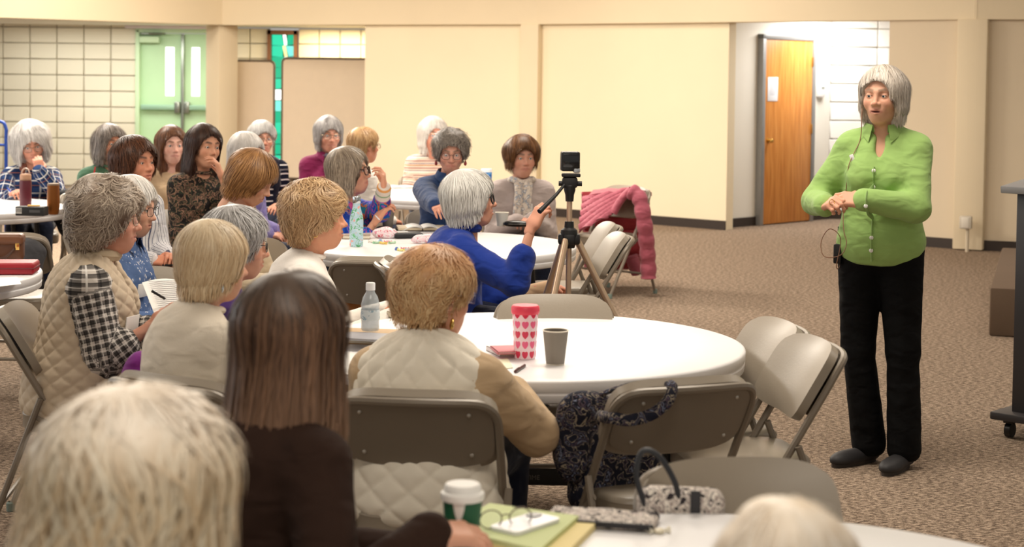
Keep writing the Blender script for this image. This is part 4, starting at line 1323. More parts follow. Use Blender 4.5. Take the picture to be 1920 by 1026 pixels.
F_LAV = fabric('lavender_knit', (126, 116, 176), (146, 136, 194), weave=.5, wscale=160)
F_MAR = fabric('maroon_wool', (116, 30, 72), (132, 38, 84))
F_TAN = fabric('oatmeal_knit', (214, 196, 168), (202, 182, 152))
F_GREYC = fabric('grey_mauve_knit', (176, 162, 158), (188, 174, 170), weave=.5, wscale=180)
F_PURP = fabric('purple_knit', (64, 40, 98), (78, 50, 116))
F_FLOR = blotch('dark_floral', [(0, (38, 34, 34)), (.44, (52, 58, 46)), (.50, (150, 116, 96)), (.55, (70, 52, 48)), (.60, (92, 84, 66)), (.66, (34, 30, 32))], 30, 3, 1.0)
F_SCARF = blotch('painted_silk', [(0, (24, 62, 160)), (.42, (34, 92, 196)), (.49, (206, 92, 150)), (.515, (30, 84, 180)), (.56, (40, 130, 150)), (.60, (196, 96, 52)), (.63, (70, 60, 140))], 5, 2, .8, stretch=(2.6, 2.6, .45))
F_PLBLUE = plaid('blue_plaid', (44, 66, 108), [((20, 32, 66), 'u', 9, .1, .42, .7), ((20, 32, 66), 'v', 11, .2, .42, .6), ((225, 222, 215), 'u', 9, .62, .10, .75), ((225, 222, 215), 'v', 11, .70, .11, .75), ((150, 90, 60), 'v', 11, .05, .06, .7)])
F_PLBW = plaid('black_white_plaid', (206, 198, 190), [((28, 26, 28), 'u', 13, .0, .48, .72), ((28, 26, 28), 'v', 34, .0, .48, .72), ((30, 28, 30), 'u', 13, .66, .08, .6), ((30, 28, 30), 'v', 34, .66, .08, .6), ((240, 236, 230), 'u', 13, .2, .07, .8), ((240, 236, 230), 'v', 34, .2, .07, .8)])
F_STRV = stripes('grey_striped_shirt', (232, 230, 232), [((92, 96, 118), 'u', 20, 0, .20), ((150, 154, 170), 'u', 20, .45, .10)])
F_STRN = stripes('navy_white_stripe', (24, 28, 46), [((232, 232, 232), 'v', 22, 0, .22)])
F_STRK = stripes('fair_isle_knit', (212, 190, 172), [((160, 118, 112), 'v', 17, 0, .16), ((120, 118, 134), 'v', 17, .33, .10), ((232, 220, 206), 'v', 17, .55, .2), ((186, 148, 118), 'v', 8.5, .3, .10)])
F_STRC = stripes('cream_sleeve_stripe', (228, 216, 204), [((176, 110, 176), 'v', 7, .1, .10), ((224, 160, 96), 'v', 7, .42, .10), ((150, 176, 140), 'v', 7, .74, .08)])
F_FLDEN = blotch('flowered_denim', [(0, (84, 108, 152)), (.58, (96, 120, 166)), (.66, (226, 224, 222)), (.74, (120, 140, 180))], 60, 1, .3)
G_BLK = plain((22, 20, 22), .25, var=0); G_BRN = plain((70, 46, 34), .25, var=0); G_MET = plain((150, 130, 110), .25, .8, var=0); G_BLUE = plain((60, 80, 150), .3, var=0)
GOLD = plain((222, 182, 104), .22, 1.0, var=0); SILV = plain((200, 205, 208), .2, 1.0, var=0)
SH_BLK = plain((38, 36, 38), .6, var=.05)

WHITE = dict(c1=(240, 236, 230), c2=(200, 196, 190))
GREY = dict(c1=(196, 190, 184), c2=(130, 126, 122))
SALT = dict(c1=(160, 152, 146), c2=(88, 80, 76))
BLON = dict(c1=(232, 206, 166), c2=(178, 142, 98))
BROWN = dict(c1=(118, 76, 50), c2=(58, 34, 24))
DARKB = dict(c1=(78, 52, 40), c2=(34, 22, 18))
def H(base, **k): d = dict(base); d.update(k); return d
def sit(p, dy=-.03, lab=None, ch=True):
    person(p)
    if ch:
        r = p['root']; a = -r.rotation_euler.z; d = Vector((math.sin(a), math.cos(a)))
        chair(r.location.x+d.x*dy+p.get('chdx', 0), r.location.y+d.y*dy, p.get('chface', math.degrees(a)), lab or 'folding chair under the '+p['ch'])
    return p

# ---- the speaker
SP = dict(label='standing woman in a lime green button-up shirt and black trousers, hands clasped', px=1656, py=121, D=7.36, face=202, yaw=8, pitch=2, hs=1.02, skin=(224, 170, 142), lip=(176, 88, 84), mouth=.005, brow=(140, 116, 96), iris=(90, 110, 120), gaze=8,
    hipz=.93, lean=.0, bow=.012, fat=1.06, sw=.138, footyaw=(32, 12), shoe_s=1.08, res=.008, hres=.003, handres=.0034, hairres=.006, nst=3000, seed=4,
    hair=dict(c1=(228, 218, 206), c2=(178, 166, 154), vol=.017, side=-.080, back=-.10, fringe=.072, fw=.062, fy=.026, part=.03, sweep=.012, slant=-.22, lump=.005, flare=.006, lift=.008, w=.0013, curl=.06),
    stand=dict(knee=((.085, .02, .50), (-.110, .03, .50)), ankle=((.035, -.01, .10), (-.125, .03, .10)), hem=.875),
    pants=F_BLACK, shoes=SH_BLK, toe=14, hands=[(.200, .225, 1.135), (.030, .262, 1.165)], poles=[(.7, -.6, -.7), (-1.0, -.4, -.6)], al=1.02,
    hand_pose=[dict(fwd=(-.50, .80, .25), palm=(-.6, -.2, -.75), curl=.95, s=1.02), dict(fwd=(.97, .12, .04), palm=(.1, -.75, -.65), curl=.6, s=1.02)],
    top=dict(m=F_LIME, collar='shirt', name='blouse', inf=.010, slinf=.008, wr=.008, wf=26, vee=.085, cuff=False, res=.0065), earrings=(plain((150, 180, 110), .3), 'drop'))
person(SP)
sk, rt, g = SP['sk'], SP['root'], SP['gm']['top']
M_BTN = plain((240, 238, 232), .3, var=0)
def on_front(x, z, off=.0): 
    q = front_pt(g, x, z); return q+Vector((0, off, 0)) if q else None
zs = [1.345, 1.265, 1.185, 1.105, 1.02, .95, .90]
pl = [on_front(.012, z, .004) for z in np.linspace(1.30, .90, 16)]
pl = [q for q in pl if q]
b = MB()
b.tube([q+Vector((0, -.001, 0)) for q in pl], .0042, 6, sx=3.2); b.obj('button_placket', F_LIME, rt)
for z in (1.285, 1.215, 1.145, 1.0, .945):
    q = on_front(.012, z, .010)
    if q: MB().lathe([(0, .004), (.006, .004), (.0085, .002), (.009, 0)], q, 14, Euler((R_(-90), 0, 0)).to_matrix()).obj('button', M_BTN, rt)
for x in (1, -1):
    W = Vector(sk['wr'][x]); d = (W-Vector(sk['el'][x])).normalized()
    MB().tube([W-d*.075, W-d*.070, W-d*.012, W-d*.004, W-d*.008], [.040, .047, .045, .041, .030], 18).obj('cuff', F_LIME, rt)
    MB().lathe([(0, .004), (.006, .004), (.0085, .002), (.009, 0)], W-d*.03+Vector((0, .047, .0)), 14, Euler((R_(-90), 0, 0)).to_matrix()).obj('button', M_BTN, rt)
# ear-worn microphone with its cable, belt pack
mic = empty('microphone_cable', 'thin tan microphone cable running from her cheek to a belt pack', 'microphone', rt.location, rt.rotation_euler.z)
MH = SP['MH']
c0 = MH @ Vector((.072, .03, -.05)); M_TAN = plain((150, 110, 86), .5, var=0)
path = [MH @ Vector((.078, .0, -.02)), MH @ Vector((.079, .03, -.045)), MH @ Vector((.070, .058, -.075))]
ch_ = [on_front(.085, 1.42, .012), on_front(.105, 1.36, .010), on_front(.125, 1.30, .012), on_front(.14, 1.20, .012), on_front(.145, 1.10, .030), on_front(.135, 1.02, .035), on_front(.12, .97, .03)]
path += [q for q in ch_ if q]
e0 = path[-1]
path += [e0+Vector((.02, .02, -.05)), e0+Vector((.09, .02, -.06)), e0+Vector((.11, .0, .0)), e0+Vector((.07, .02, .06)), e0+Vector((.02, .03, .02)), e0+Vector((.04, .01, -.10)), Vector((.165, .06, .86)), Vector((.16, .07, .93))]
MB().tube(spline(path, 6), .0020, 6).obj('cable', M_TAN, mic)
q = on_front(.113, 1.335, .014)
MB().box(q, (.018, .008, .03), .003, Euler((0, R_(20), 0)).to_matrix()).obj('cable_clip', plain((236, 234, 236), .4, var=0), mic)
pk = MB().box((.172, .06, .915), (.034, .06, .085), .006); pk.obj('belt_pack', plain((24, 24, 26), .4, var=0), mic)
MB().tube([(.175, .045, .955), (.178, .04, 1.03)], .003, 6).obj('antenna', plain((24, 24, 26), .4, var=0), mic)
MB().tube([SP['HMx'][1] @ Vector((.0095+.0115*math.cos(a), .100, .0115*math.sin(a))) for a in np.linspace(0, 6.28, 15)[:-1]], .0016, 6, True).obj('ring', GOLD, rt)

# ---- around the near table
V3 = sit(dict(label='woman with strawberry blonde curls in a cream quilted vest, seen from behind', ch='woman in the cream quilted vest', px=819, py=457, D=4.95, face=22, yaw=30, pitch=6, hs=1.03, res=.009, hairres=.007, nst=4200, seed=21, backview=1, fat=1.30, skin=(226, 168, 142), brow=(170, 130, 90),
    hair=dict(c1=(240, 208, 160), c2=(190, 138, 90), vol=.032, side=.03, back=-.065, fy=.024, fringe=.055, fw=.065, ear=1, w=.0013, curl=.45, cf=30, lump=.010, lift=.008, seg=.012, root=(214, 160, 112)),
    top=dict(m=F_BEIGEK, name='sweater', slinf=.014, af=1.12, collar='tall', cm=F_VESTC), vest=dict(m=F_VESTC, pitch=.095, inf=.022, skirt=.15, puff=.010, res=.007), pants=F_DARKJ, hands=[(.12, .40, .70), (-.14, .40, .72)], poles=[(1, -.5, -.8), (-1, -.5, -.8)], chface=6, chdx=.03, glasses=(G_BLUE, 'rect'), earrings=(GOLD, 'drop'), lean=.05, sw=.17))
V2 = sit(dict(label='woman with long straight dark brown hair and a dark brown sweater, seen from behind', ch='long-haired woman in dark brown', px=556, py=503, D=3.4, face=52, yaw=-8, pitch=0, res=.010, nst=2600, seed=31, backview=1, fat=1.12,
    hair=dict(c1=(120, 88, 66), c2=(58, 40, 32), root=(80, 68, 60), tip=(150, 116, 92), vol=.022, side=-.22, back=-.30, fy=.03, fringe=.06, fw=.05, lump=.006, lift=.012, ns=12, seg=.024, backw=1.1, flare=.012, w=.0019),
    top=dict(m=F_DKBR, af=1.1, collar='crew'), pants=F_TROUS, hands=[(.30, .34, .76), (-.05, .36, .66)], lean=.06, sw=.162, world_hands=[at(806, 1002, 3.22), None], hand_pose=[dict(curl=.4, fwd=(.2, 1, -.1)), {}]))
V1 = sit(dict(label='woman with wavy white blonde hair, blurred in the lower left foreground', ch='blurred white-haired woman in front', px=268, py=712, D=2.2, face=36, yaw=8, pitch=4, hs=.98, res=.011, hairres=.008, nst=3600, seed=41, backview=1,
    hair=dict(c1=(252, 240, 214), c2=(220, 190, 146), root=(244, 234, 222), vol=.036, side=-.16, back=-.22, fy=.02, fringe=.06, fw=.05, curl=.28, cf=18, lump=.016, lf=34, lift=.016, ns=10, seg=.02, flare=.012, w=.0024, backw=1.2),
    top=dict(m=fabric('pale_blue_knit', (150, 170, 196))), pants=F_TROUS, lean=.05))
V24 = sit(dict(label='person with pale cream hair, only the blurred crown showing at bottom right', ch='person with pale cream hair at bottom right', px=1478, py=934, D=2.0, face=8, yaw=0, pitch=12, hs=.88, res=.014, hairres=.009, nst=1500, seed=51, backview=1,
    hair=dict(c1=(248, 240, 228), c2=(232, 214, 190), vol=.012, side=-.05, back=-.07, lump=.008, lift=.012),
    top=dict(m=F_CREAMK), pants=F_TROUS, lean=.04))
V5 = sit(dict(label='woman with a smooth blonde bob and cream sweater, drop earring, turned away', ch='woman with the smooth blonde bob', px=403, py=411, D=5.05, face=58, yaw=2, pitch=6, hs=.95, res=.009, hairres=.006, nst=3000, seed=61, backview=1, fat=1.16, skin=(228, 176, 150),
    hair=dict(c1=(244, 222, 186), c2=(208, 174, 132), root=(226, 208, 178), vol=.020, side=-.055, back=-.085, fy=.026, fringe=.06, fw=.06, lump=.004, lift=.006, flare=.004),
    top=dict(m=F_CREAMG, collar='crew', cm=F_CREAMK, name='sweater'), pants=F_TROUS, earrings=(SILV, 'drop'), hands=[(.1, .34, .72), (-.08, .34, .70)], lean=.05, chface=30, chdx=.13))
V6 = sit(dict(label='woman with short grey hair and glasses behind the blonde bob, purple top', ch='woman with short grey hair behind the blonde bob', px=446, py=384, D=5.95, face=74, yaw=4, pitch=6, res=.010, seed=71, skin=(214, 158, 132), nst=2400,
    hair=H(GREY, c1=(206, 204, 204), vol=.022, side=.01, back=-.055, fringe=.06, ear=1, lump=.008, lift=.014, curl=.15), top=dict(m=F_PURP), pants=F_DARKJ, glasses=(G_BLK, 'rect'), chface=168, chdx=.14))
V4 = sit(dict(label='woman with curly grey brown hair in a tan quilted vest over plaid shirt', ch='woman in the tan quilted vest', px=204, py=327, D=6.2, face=84, yaw=4, pitch=2, hs=1.05, res=.008, hairres=.007, nst=4600, seed=81, fat=1.34, skin=(222, 164, 140), kind=1,
    hair=dict(c1=(204, 188, 170), c2=(108, 88, 74), vol=.040, side=-.060, back=-.095, fy=-.022, fringe=.050, fw=.07, curl=.7, cf=24, lump=.014, lift=.010, seg=.011, flare=.004, w=.0013),
    top=dict(m=F_PLBW, name='plaid_shirt', sleeve=.35, cuff=False, slinf=.012, af=1.12, collar='tall', cm=F_TAN, wr=.006, res=.007), vest=dict(m=F_VESTT, pitch=.060, inf=.022, skirt=.14, puff=.009, open=.035, res=.006), pants=F_BLACK, shoes=SH_BLK, hands=[(.15, .275, .775), (-.08, .34, .76)], poles=[(.25, -2.2, -.5), (-.4, -1, -1)], al=.93, glasses=(G_MET, 'rect'), badge=(.10, .52), lean=.05, hand_pose=[dict(curl=.5, palm=(-.6, 0, -.8)), dict(curl=.5, palm=(.5, 0, -.8))]))
V23 = sit(dict(label='white haired woman in a flowered denim jacket, mostly hidden behind the tan vest', ch='white-haired woman in flowered denim', px=248, py=328, D=7.15, face=98, yaw=4, pitch=10, res=.010, seed=91, fat=1.12,
    hair=H(WHITE, vol=.020, side=-.07, back=-.09, fringe=.055, fw=.056, lump=.006), top=dict(m=F_FLDEN, name='denim_jacket', af=1.1, collar='shirt'), pants=fabric('blue_striped_skirt', (70, 84, 120)), glasses=(G_BLK, 'round'), badge=(.07, .55), hands=[(.10, .36, .66), (-.1, .34, .64)], chface=165, chdx=.14))

# ---- second table
V7 = sit(dict(label='woman with tousled light brown hair, white knit top and gold earring in profile', ch='woman with tousled light brown hair', px=595, py=333, D=6.65, face=80, yaw=8, pitch=0, hs=1.05, res=.009, hairres=.007, nst=4200, seed=101, skin=(224, 162, 130),
    hair=dict(c1=(222, 188, 144), c2=(154, 114, 74), vol=.032, side=-.030, back=-.075, fy=-.012, fringe=.042, fw=.066, w=.0013, curl=.5, cf=24, lump=.013, lift=.010, seg=.013), top=dict(m=F_WHITEK, wr=.006, af=1.15, collar='crew'), pants=F_TROUS, earrings=(GOLD, 'hoop'), hands=[(.1, .36, .72), (-.1, .36, .72)]))
V11 = sit(dict(label='woman in a royal blue shirt with white bob and black glasses reaching to the tripod', ch='woman in the royal blue shirt', px=883, py=315, D=7.9, face=86, yaw=6, pitch=-4, hs=1.04, res=.008, hairres=.006, nst=3000, seed=111, fat=1.2, skin=(224, 166, 140), kind=1,
    hair=H(WHITE, c1=(238, 236, 230), c2=(186, 182, 176), vol=.026, side=-.060, back=-.085, fy=.012, fringe=.05, fw=.06, lump=.006, lift=.010, flare=.006), top=dict(m=F_BLUE, name='shirt', sleeve=.45, cuff=False, wr=.007, slinf=.012, af=1.12, res=.007, collar='tall'), pants=F_NAVY, glasses=(G_BLK, 'bold'),
    world_hands=[at(998, 424, 7.62), at(1018, 544, 7.95)], poles=[(.5, .35, -1), (-.3, -.3, -1)], al=1.12, lean=.09, hand_pose=[dict(curl=.85, palm=(-.6, .5, -.4), fwd=(-.05, .45, .85)), dict(curl=.7, palm=(.8, 0, -.5), fwd=(0, 1, -.1))]))
# beige wrap on the lower wrist
rt = V11['root']; W = Vector(V11['sk']['wr'][-1]); d = (W-Vector(V11['sk']['el'][-1])).normalized()
MB().tube([W-d*.09, W-d*.085, W+d*.05, W+d*.055], [.030, .042, .040, .030], 14).obj('wrist_wrap', fabric('beige_wrap', (206, 172, 136)), rt)
V8 = sit(dict(label='woman with a brown bob looking down, oatmeal cardigan and white collar', ch='woman with the brown bob looking down', px=474, py=279, D=8.5, face=98, yaw=0, pitch=30, hs=1.06, res=.010, nst=2600, seed=121, skin=(226, 172, 144),
    hair=dict(c1=(186, 138, 88), c2=(112, 74, 44), vol=.024, side=-.045, back=-.085, fy=.018, fringe=.045, fw=.056, lump=.006, lift=.010), top=dict(m=F_TAN, name='cardigan', collar='shirt', cm=F_WHITEK, af=1.1), pants=F_TROUS, hands=[(.1, .34, .64), (-.04, .38, .64)], lean=.08, lids=.8, chface=172, chdx=.12))
MB().tube([Vector(V8['sk']['wr'][1])+Vector((.032*math.cos(a), .0, .032*math.sin(a))) for a in np.linspace(0, 6.28, 17)[:-1]], .004, 6, True).obj('bracelet', SILV, V8['root'])
V9 = sit(dict(label='woman with a grey streaked bob and dark glasses in a colourful silk scarf', ch='woman in the colourful scarf', px=656, py=273, D=10.25, face=112, yaw=-12, pitch=-4, hs=1.14, res=.010, nst=2800, seed=131, skin=(222, 166, 136),
    hair=dict(c1=(182, 166, 146), c2=(96, 82, 70), vol=.022, side=-.085, back=-.095, fy=.028, fringe=.066, fw=.056, lump=.004, lift=.006, part=.02), top=dict(m=F_SCARF, name='silk_scarf', sleeve=.5, slinf=.012, cuff=False), pants=F_DARKJ, glasses=(G_BRN, 'bold'),
    world_hands=[at(706, 412, 10.08), at(720, 352, 10.02)], poles=[(.4, -.4, -1), (-.5, .2, -1)], hand_pose=[dict(curl=.6, palm=(-.3, 0, -1)), dict(curl=.7, fwd=(.25, .05, 1), palm=(.4, -1, 0))]))
rt = V9['root']; E, W = [Vector(V9['sk'][k][-1]) for k in ('el', 'wr')]
s = SDF(); s.rc(E, W-(W-E).normalized()*.01, .052, .044, .02); cloth('striped_sleeve', s, .009, F_STRC, rt, V9['sk'], .004)
V10 = sit(dict(label='woman with curly grey hair and glasses in an indigo denim jacket looking down', ch='woman in the indigo denim jacket', px=846, py=240, D=10.42, face=168, yaw=8, pitch=14, hs=1.03, res=.009, nst=3200, seed=141, skin=(220, 162, 138), lids=.5, fat=1.2,
    hair=dict(c1=(156, 146, 136), c2=(84, 76, 70), vol=.026, side=-.030, back=-.06, fy=.022, fringe=.066, fw=.062, w=.0013, curl=.6, cf=26, lump=.012, lift=.012, seg=.012), top=dict(m=F_DENIM, name='denim_jacket', collar='shirt', slinf=.012, af=1.12, wr=.006), pants=F_DARKJ, glasses=(G_BRN, 'round'),
    world_hands=[at(828, 400, 9.75), at(870, 412, 9.75)], earrings=(plain((170, 60, 60), .3), 'drop')))
V12 = sit(dict(label='woman with a rounded auburn bob in a grey shawl cardigan and pale scarf', ch='woman with the rounded auburn bob', px=980, py=251, D=11.4, face=172, yaw=-6, pitch=4, hs=1.10, res=.010, nst=2800, seed=151, skin=(226, 168, 144),
    hair=dict(c1=(126, 84, 48), c2=(62, 36, 20), vol=.028, side=-.025, back=-.05, fy=.022, fringe=.060, fw=.060, lump=.005, lift=.008), top=dict(m=F_GREYC, name='shawl_cardigan', slinf=.018, af=1.2, wr=.007), pants=F_NAVY, shoes=SH_BLK, badge=(-.02, .60), hands=[(.06, .27, .70), (-.05, .27, .71)], hand_pose=[dict(curl=.6, fwd=(-.7, .6, .1)), dict(curl=.6, fwd=(.7, .6, .1))]))
rt = V12['root']; S = V12['sk']['S']; n0 = Vector(S(1.0))
F_SCW = blotch('pale_print_scarf', [(0, (226, 216, 204)), (.45, (206, 192, 180)), (.55, (150, 160, 176)), (.62, (232, 226, 218))], 40)
MB().tube([n0+Vector((.075*math.cos(a), .070*math.sin(a)+.01, .012+.01*math.sin(3*a))) for a in np.linspace(0, 6.28, 25)[:-1]], .024, 10, True).tube(spline([n0+Vector((-.03, .09, 0)), n0+Vector((-.02, .13, -.06)), n0+Vector((-.01, .15, -.16)), n0+Vector((-.015, .15, -.24))], 5), .022, 10, sx=1.6).tube(spline([n0+Vector((.03, .09, 0)), n0+Vector((.03, .13, -.06)), n0+Vector((.04, .15, -.14)), n0+Vector((.05, .15, -.28))], 5), .020, 10, sx=1.6).obj('scarf', F_SCW, rt)

# ---- left side rows
V20 = sit(dict(label='woman with dark brown hair in a grey and white striped shirt', ch='woman in the striped shirt', px=254, py=253, D=9.3, face=128, yaw=-4, pitch=0, hs=1.12, res=.009, nst=2800, seed=161, skin=(220, 154, 124), brow=(60, 40, 32), lip=(170, 80, 76), iris=(70, 50, 40),
    hair=H(BROWN, c1=(104, 64, 42), c2=(46, 28, 20), vol=.020, side=-.065, back=-.09, fy=.022, fringe=.066, fw=.060, ear=0, lump=.010, lift=.014, curl=.15), top=dict(m=F_STRV, name='shirt', collar='shirt', vee=.10, slinf=.010, wr=.005), pants=F_DARKJ, shoes=SH_BLK, badge=(.09, .50), hands=[(.09, .31, .66), (-.02, .33, .68)], earrings=(GOLD, 'hoop'), hand_pose=[dict(curl=.6, palm=(-.4, -.4, -.8)), dict(curl=.6)]))
V18 = sit(dict(label='young woman with dark pulled-back hair in a dark floral top, cheek on hand', ch='young woman in the dark floral top', px=384, py=231, D=10.2, face=138, yaw=0, pitch=4, tilt=-4, hs=1.06, res=.009, nst=2800, seed=171, skin=(216, 160, 130), brow=(48, 34, 28), lip=(176, 96, 92), iris=(60, 44, 36), kind=2,
    hair=H(DARKB, vol=.016, side=-.17, back=-.22, fy=.012, fringe=.066, fw=.064, lump=.006, ns=10, seg=.020), top=dict(m=F_FLOR, name='floral_top', sleeve=.3, cuff=False, af=1.1, collar='crew'), pants=F_BLACK, badge=(-.06, .58),
    world_hands=[None, at(416, 332, 9.98)], poles=[(.45, -.5, -1), (-.25, .5, -1)], hand_pose=[{}, dict(curl=.5, fwd=(.25, -.25, 1), palm=(.8, -.7, .1))]))
V19 = sit(dict(label='young woman with long straight brown hair, fair face, behind the floral top', ch='young woman with long straight brown hair', px=322, py=234, D=11.6, face=150, yaw=4, pitch=2, hs=1.06, res=.012, nst=2200, seed=181, skin=(236, 186, 166), brow=(110, 76, 54), kind=2,
    hair=dict(c1=(136, 92, 64), c2=(72, 44, 30), vol=.016, side=-.17, back=-.20, fy=.028, fringe=.070, fw=.060, lump=.004, ns=10, seg=.02), top=dict(m=F_BEIGEK), pants=F_DARKJ))
V21 = sit(dict(label='woman with shaggy grey brown hair in a sage green sweater', ch='woman in the sage green sweater', px=207, py=231, D=11.8, face=140, yaw=0, pitch=0, hs=1.04, res=.012, nst=2200, seed=191, skin=(212, 152, 124), brow=(80, 64, 54),
    hair=H(SALT, c1=(158, 148, 140), vol=.024, side=-.10, back=-.12, fy=.026, fringe=.058, fw=.056, lump=.010, lift=.014, curl=.12, flare=.01), top=dict(m=F_GREEN, collar='crew', af=1.1), pants=F_DARKJ, world_hands=[None, at(168, 356, 11.5)]))
V22 = sit(dict(label='white haired woman in a blue plaid shirt leaning her cheek on her hand', ch='woman in the blue plaid shirt', px=58, py=224, D=12.55, face=166, yaw=-10, pitch=20, tilt=8, hs=1.16, res=.011, nst=2600, seed=201, skin=(220, 158, 134), lids=.6,
    hair=H(WHITE, c1=(228, 224, 220), c2=(160, 156, 154), vol=.036, side=-.08, back=-.10, fy=.034, fringe=.056, fw=.060, lump=.010, lift=.014, flare=.018, part=.02), top=dict(m=F_PLBLUE, name='plaid_shirt', collar='shirt', slinf=.012, af=1.1), pants=F_DARKJ, glasses=(G_MET, 'round'),
    world_hands=[at(22, 366, 12.2), at(74, 322, 12.28)], poles=[(.5, -.2, -1), (-.6, .5, -1)], hand_pose=[dict(curl=.7), dict(curl=.8, fwd=(.15, -.2, 1), palm=(.2, -1, 0))]))

# ---- back rows, middle
V17 = sit(dict(label='woman with long white hair and glasses in a lavender sweater', ch='woman in the lavender sweater', px=464, py=247, D=11.0, face=112, yaw=0, pitch=8, hs=1.0, res=.011, nst=2400, seed=211, skin=(218, 162, 138),
    hair=H(WHITE, c1=(234, 230, 226), vol=.024, side=-.11, back=-.13, fy=.026, fringe=.06, fw=.056, lump=.005, flare=.008), top=dict(m=F_LAV, af=1.2, slinf=.016, wr=.008), pants=F_DARKJ, glasses=(G_BRN, 'rect')))
V16 = sit(dict(label='woman with short white hair and glasses, navy cardigan over striped shirt', ch='woman in the navy cardigan', px=492, py=224, D=13.0, face=160, yaw=0, pitch=4, hs=1.06, res=.012, nst=1800, seed=221, skin=(222, 164, 140),
    hair=H(WHITE, c1=(216, 214, 212), c2=(160, 158, 156), vol=.020, side=-.0, back=-.05, fringe=.056, ear=1, lump=.006), top=dict(m=F_STRN, name='striped_shirt', sleeve=.2), pants=F_DARKJ, glasses=(G_MET, 'rect'), vest=dict(m=F_NAVY, name='cardigan', inf=.016, puff=0, open=.07, res=.012), hands=[(.16, .30, .68), (-.08, .30, .66)]))
V14 = sit(dict(label='woman with a grey bob and thin glasses in a maroon jacket', ch='woman in the maroon jacket', px=617, py=216, D=12.9, face=164, yaw=-4, pitch=8, hs=1.08, res=.011, nst=2400, seed=231, skin=(216, 158, 136),
    hair=H(GREY, c1=(196, 192, 190), c2=(112, 108, 108), vol=.018, side=-.075, back=-.09, fy=.032, fringe=.055, fw=.060, lump=.005, flare=.006), top=dict(m=F_MAR, name='jacket', collar='shirt', vee=.12, af=1.1), pants=F_DARKJ, glasses=(G_MET, 'rect')))
rt = V14['root']; n0 = Vector(V14['sk']['S'](1.0))
MB().tube([n0+Vector((.066*math.cos(a), .062*math.sin(a)+.006, .01)) for a in np.linspace(0, 6.28, 21)[:-1]], .018, 8, True).tube(spline([n0+Vector((-.02, .075, 0)), n0+Vector((0, .11, -.07)), n0+Vector((0, .125, -.15))], 5), .022, 8, sx=1.5).obj('scarf', fabric('teal_scarf', (70, 120, 140), (150, 130, 150)), rt)
V15 = sit(dict(label='person with short strawberry blonde hair seen from behind in the back row', ch='person with short strawberry blonde hair in the back row', px=684, py=237, D=12.0, face=58, yaw=-4, pitch=2, hs=1.0, res=.012, nst=2200, seed=241, skin=(226, 160, 132),
    hair=dict(c1=(222, 186, 138), c2=(166, 120, 74), vol=.020, side=.02, back=-.06, fringe=.06, fy=.02, ear=1, lump=.006, lift=.010), top=dict(m=F_WHITEK), pants=F_DARKJ, glasses=(G_MET, 'rect')))
V13 = sit(dict(label='white haired woman with glasses in a patterned beige cardigan, back row', ch='woman in the patterned cardigan', px=813, py=217, D=14.2, face=166, yaw=-6, pitch=4, hs=1.16, res=.012, nst=2200, seed=251, skin=(222, 156, 132),
    hair=H(WHITE, c1=(236, 230, 222), c2=(184, 178, 172), vol=.022, side=-.10, back=-.12, fy=.03, fringe=.062, fw=.056, lump=.005), top=dict(m=F_STRK, name='patterned_cardigan', af=1.2, slinf=.014), pants=F_DARKJ, glasses=(G_MET, 'round'), badge=(-.05, .62), hands=[(.10, .28, .72), (-.08, .26, .80)]))
# ------------------------------------------------------------------ things on the tables and chairs
def addpat(me, c=(0, 0)):
    a = me.attributes.new('pat', 'FLOAT_VECTOR', 'POINT')
    for i, v in enumerate(me.vertices):
        r = math.hypot(v.co.x-c[0], v.co.y-c[1]) or 1
        a.data[i].vector = ((v.co.y-c[1])/r, (v.co.x-c[0])/r, v.co.z)
    return me
ZT = .7355
def on(px, py, z=ZT): return atz(px, py, z)

def patch(c, nu, nv, thick, m, name, parent, sag=0.0, disp=None, n=None):
    """cloth sheet spanning four corners (a b / d c), sagging and puffed"""
    A, B, C, D = [Vector(q) for q in c]
    nn = Vector(n) if n else (B-A).cross(D-A).normalized()
    def fn(u, v):
        p = A*(1-u)*(1-v)+B*u*(1-v)+C*u*v+D*(1-u)*v
        d = (disp(u, v) if disp else 0)
        return p+nn*d+Vector((0, 0, -sag*math.sin(math.pi*u)*math.sin(math.pi*v)))
    return MB().grid(fn, nu, nv, thick).obj(name, m, parent, angle=60)

# heart tumbler
t = NT('heart_print'); u, v = patcoord(t)
fx = t.math('MULTIPLY', t.math('SUBTRACT', t.math('FRACT', t.math('MULTIPLY', u, 9.0)), .5), 2.9)
fy_ = t.math('MULTIPLY', t.math('SUBTRACT', t.math('FRACT', t.math('MULTIPLY', v, 30.0)), .42), 2.9)
x2 = t.math('MULTIPLY', fx, fx); y2 = t.math('MULTIPLY', fy_, fy_)
q = t.math('SUBTRACT', t.math('ADD', x2, y2), 1.0); q3 = t.math('MULTIPLY', q, t.math('MULTIPLY', q, q))
hv = t.math('LESS_THAN', t.math('SUBTRACT', q3, t.math('MULTIPLY', x2, t.math('MULTIPLY', y2, fy_))), 0)
row = t.math('FRACT', t.math('MULTIPLY', v, 15.0))
hc = t.mix(t.math('LESS_THAN', row, .5), lin((240, 96, 140)), lin((220, 48, 84)))
t.base(t.mix(hv, lin((250, 222, 230)), hc)); M_HEART = t.set(Roughness=.2)
p = on(984, 672); o = empty('insulated_tumbler', 'pink and white heart printed tumbler with a pink lid', 'tumbler', p)
b = MB().lathe([(0, 0), (.034, 0), (.036, .006), (.043, .150), (.043, .156), (0, .156)], n=40).mesh('cup_body'); addpat(b)
put('cup_body', b, M_HEART, o)
MB().lathe([(0, .150), (.046, .150), (.0475, .156), (.047, .172), (.042, .178), (0, .178)], n=40).obj('lid', plain((240, 70, 96), .35, var=0), o)
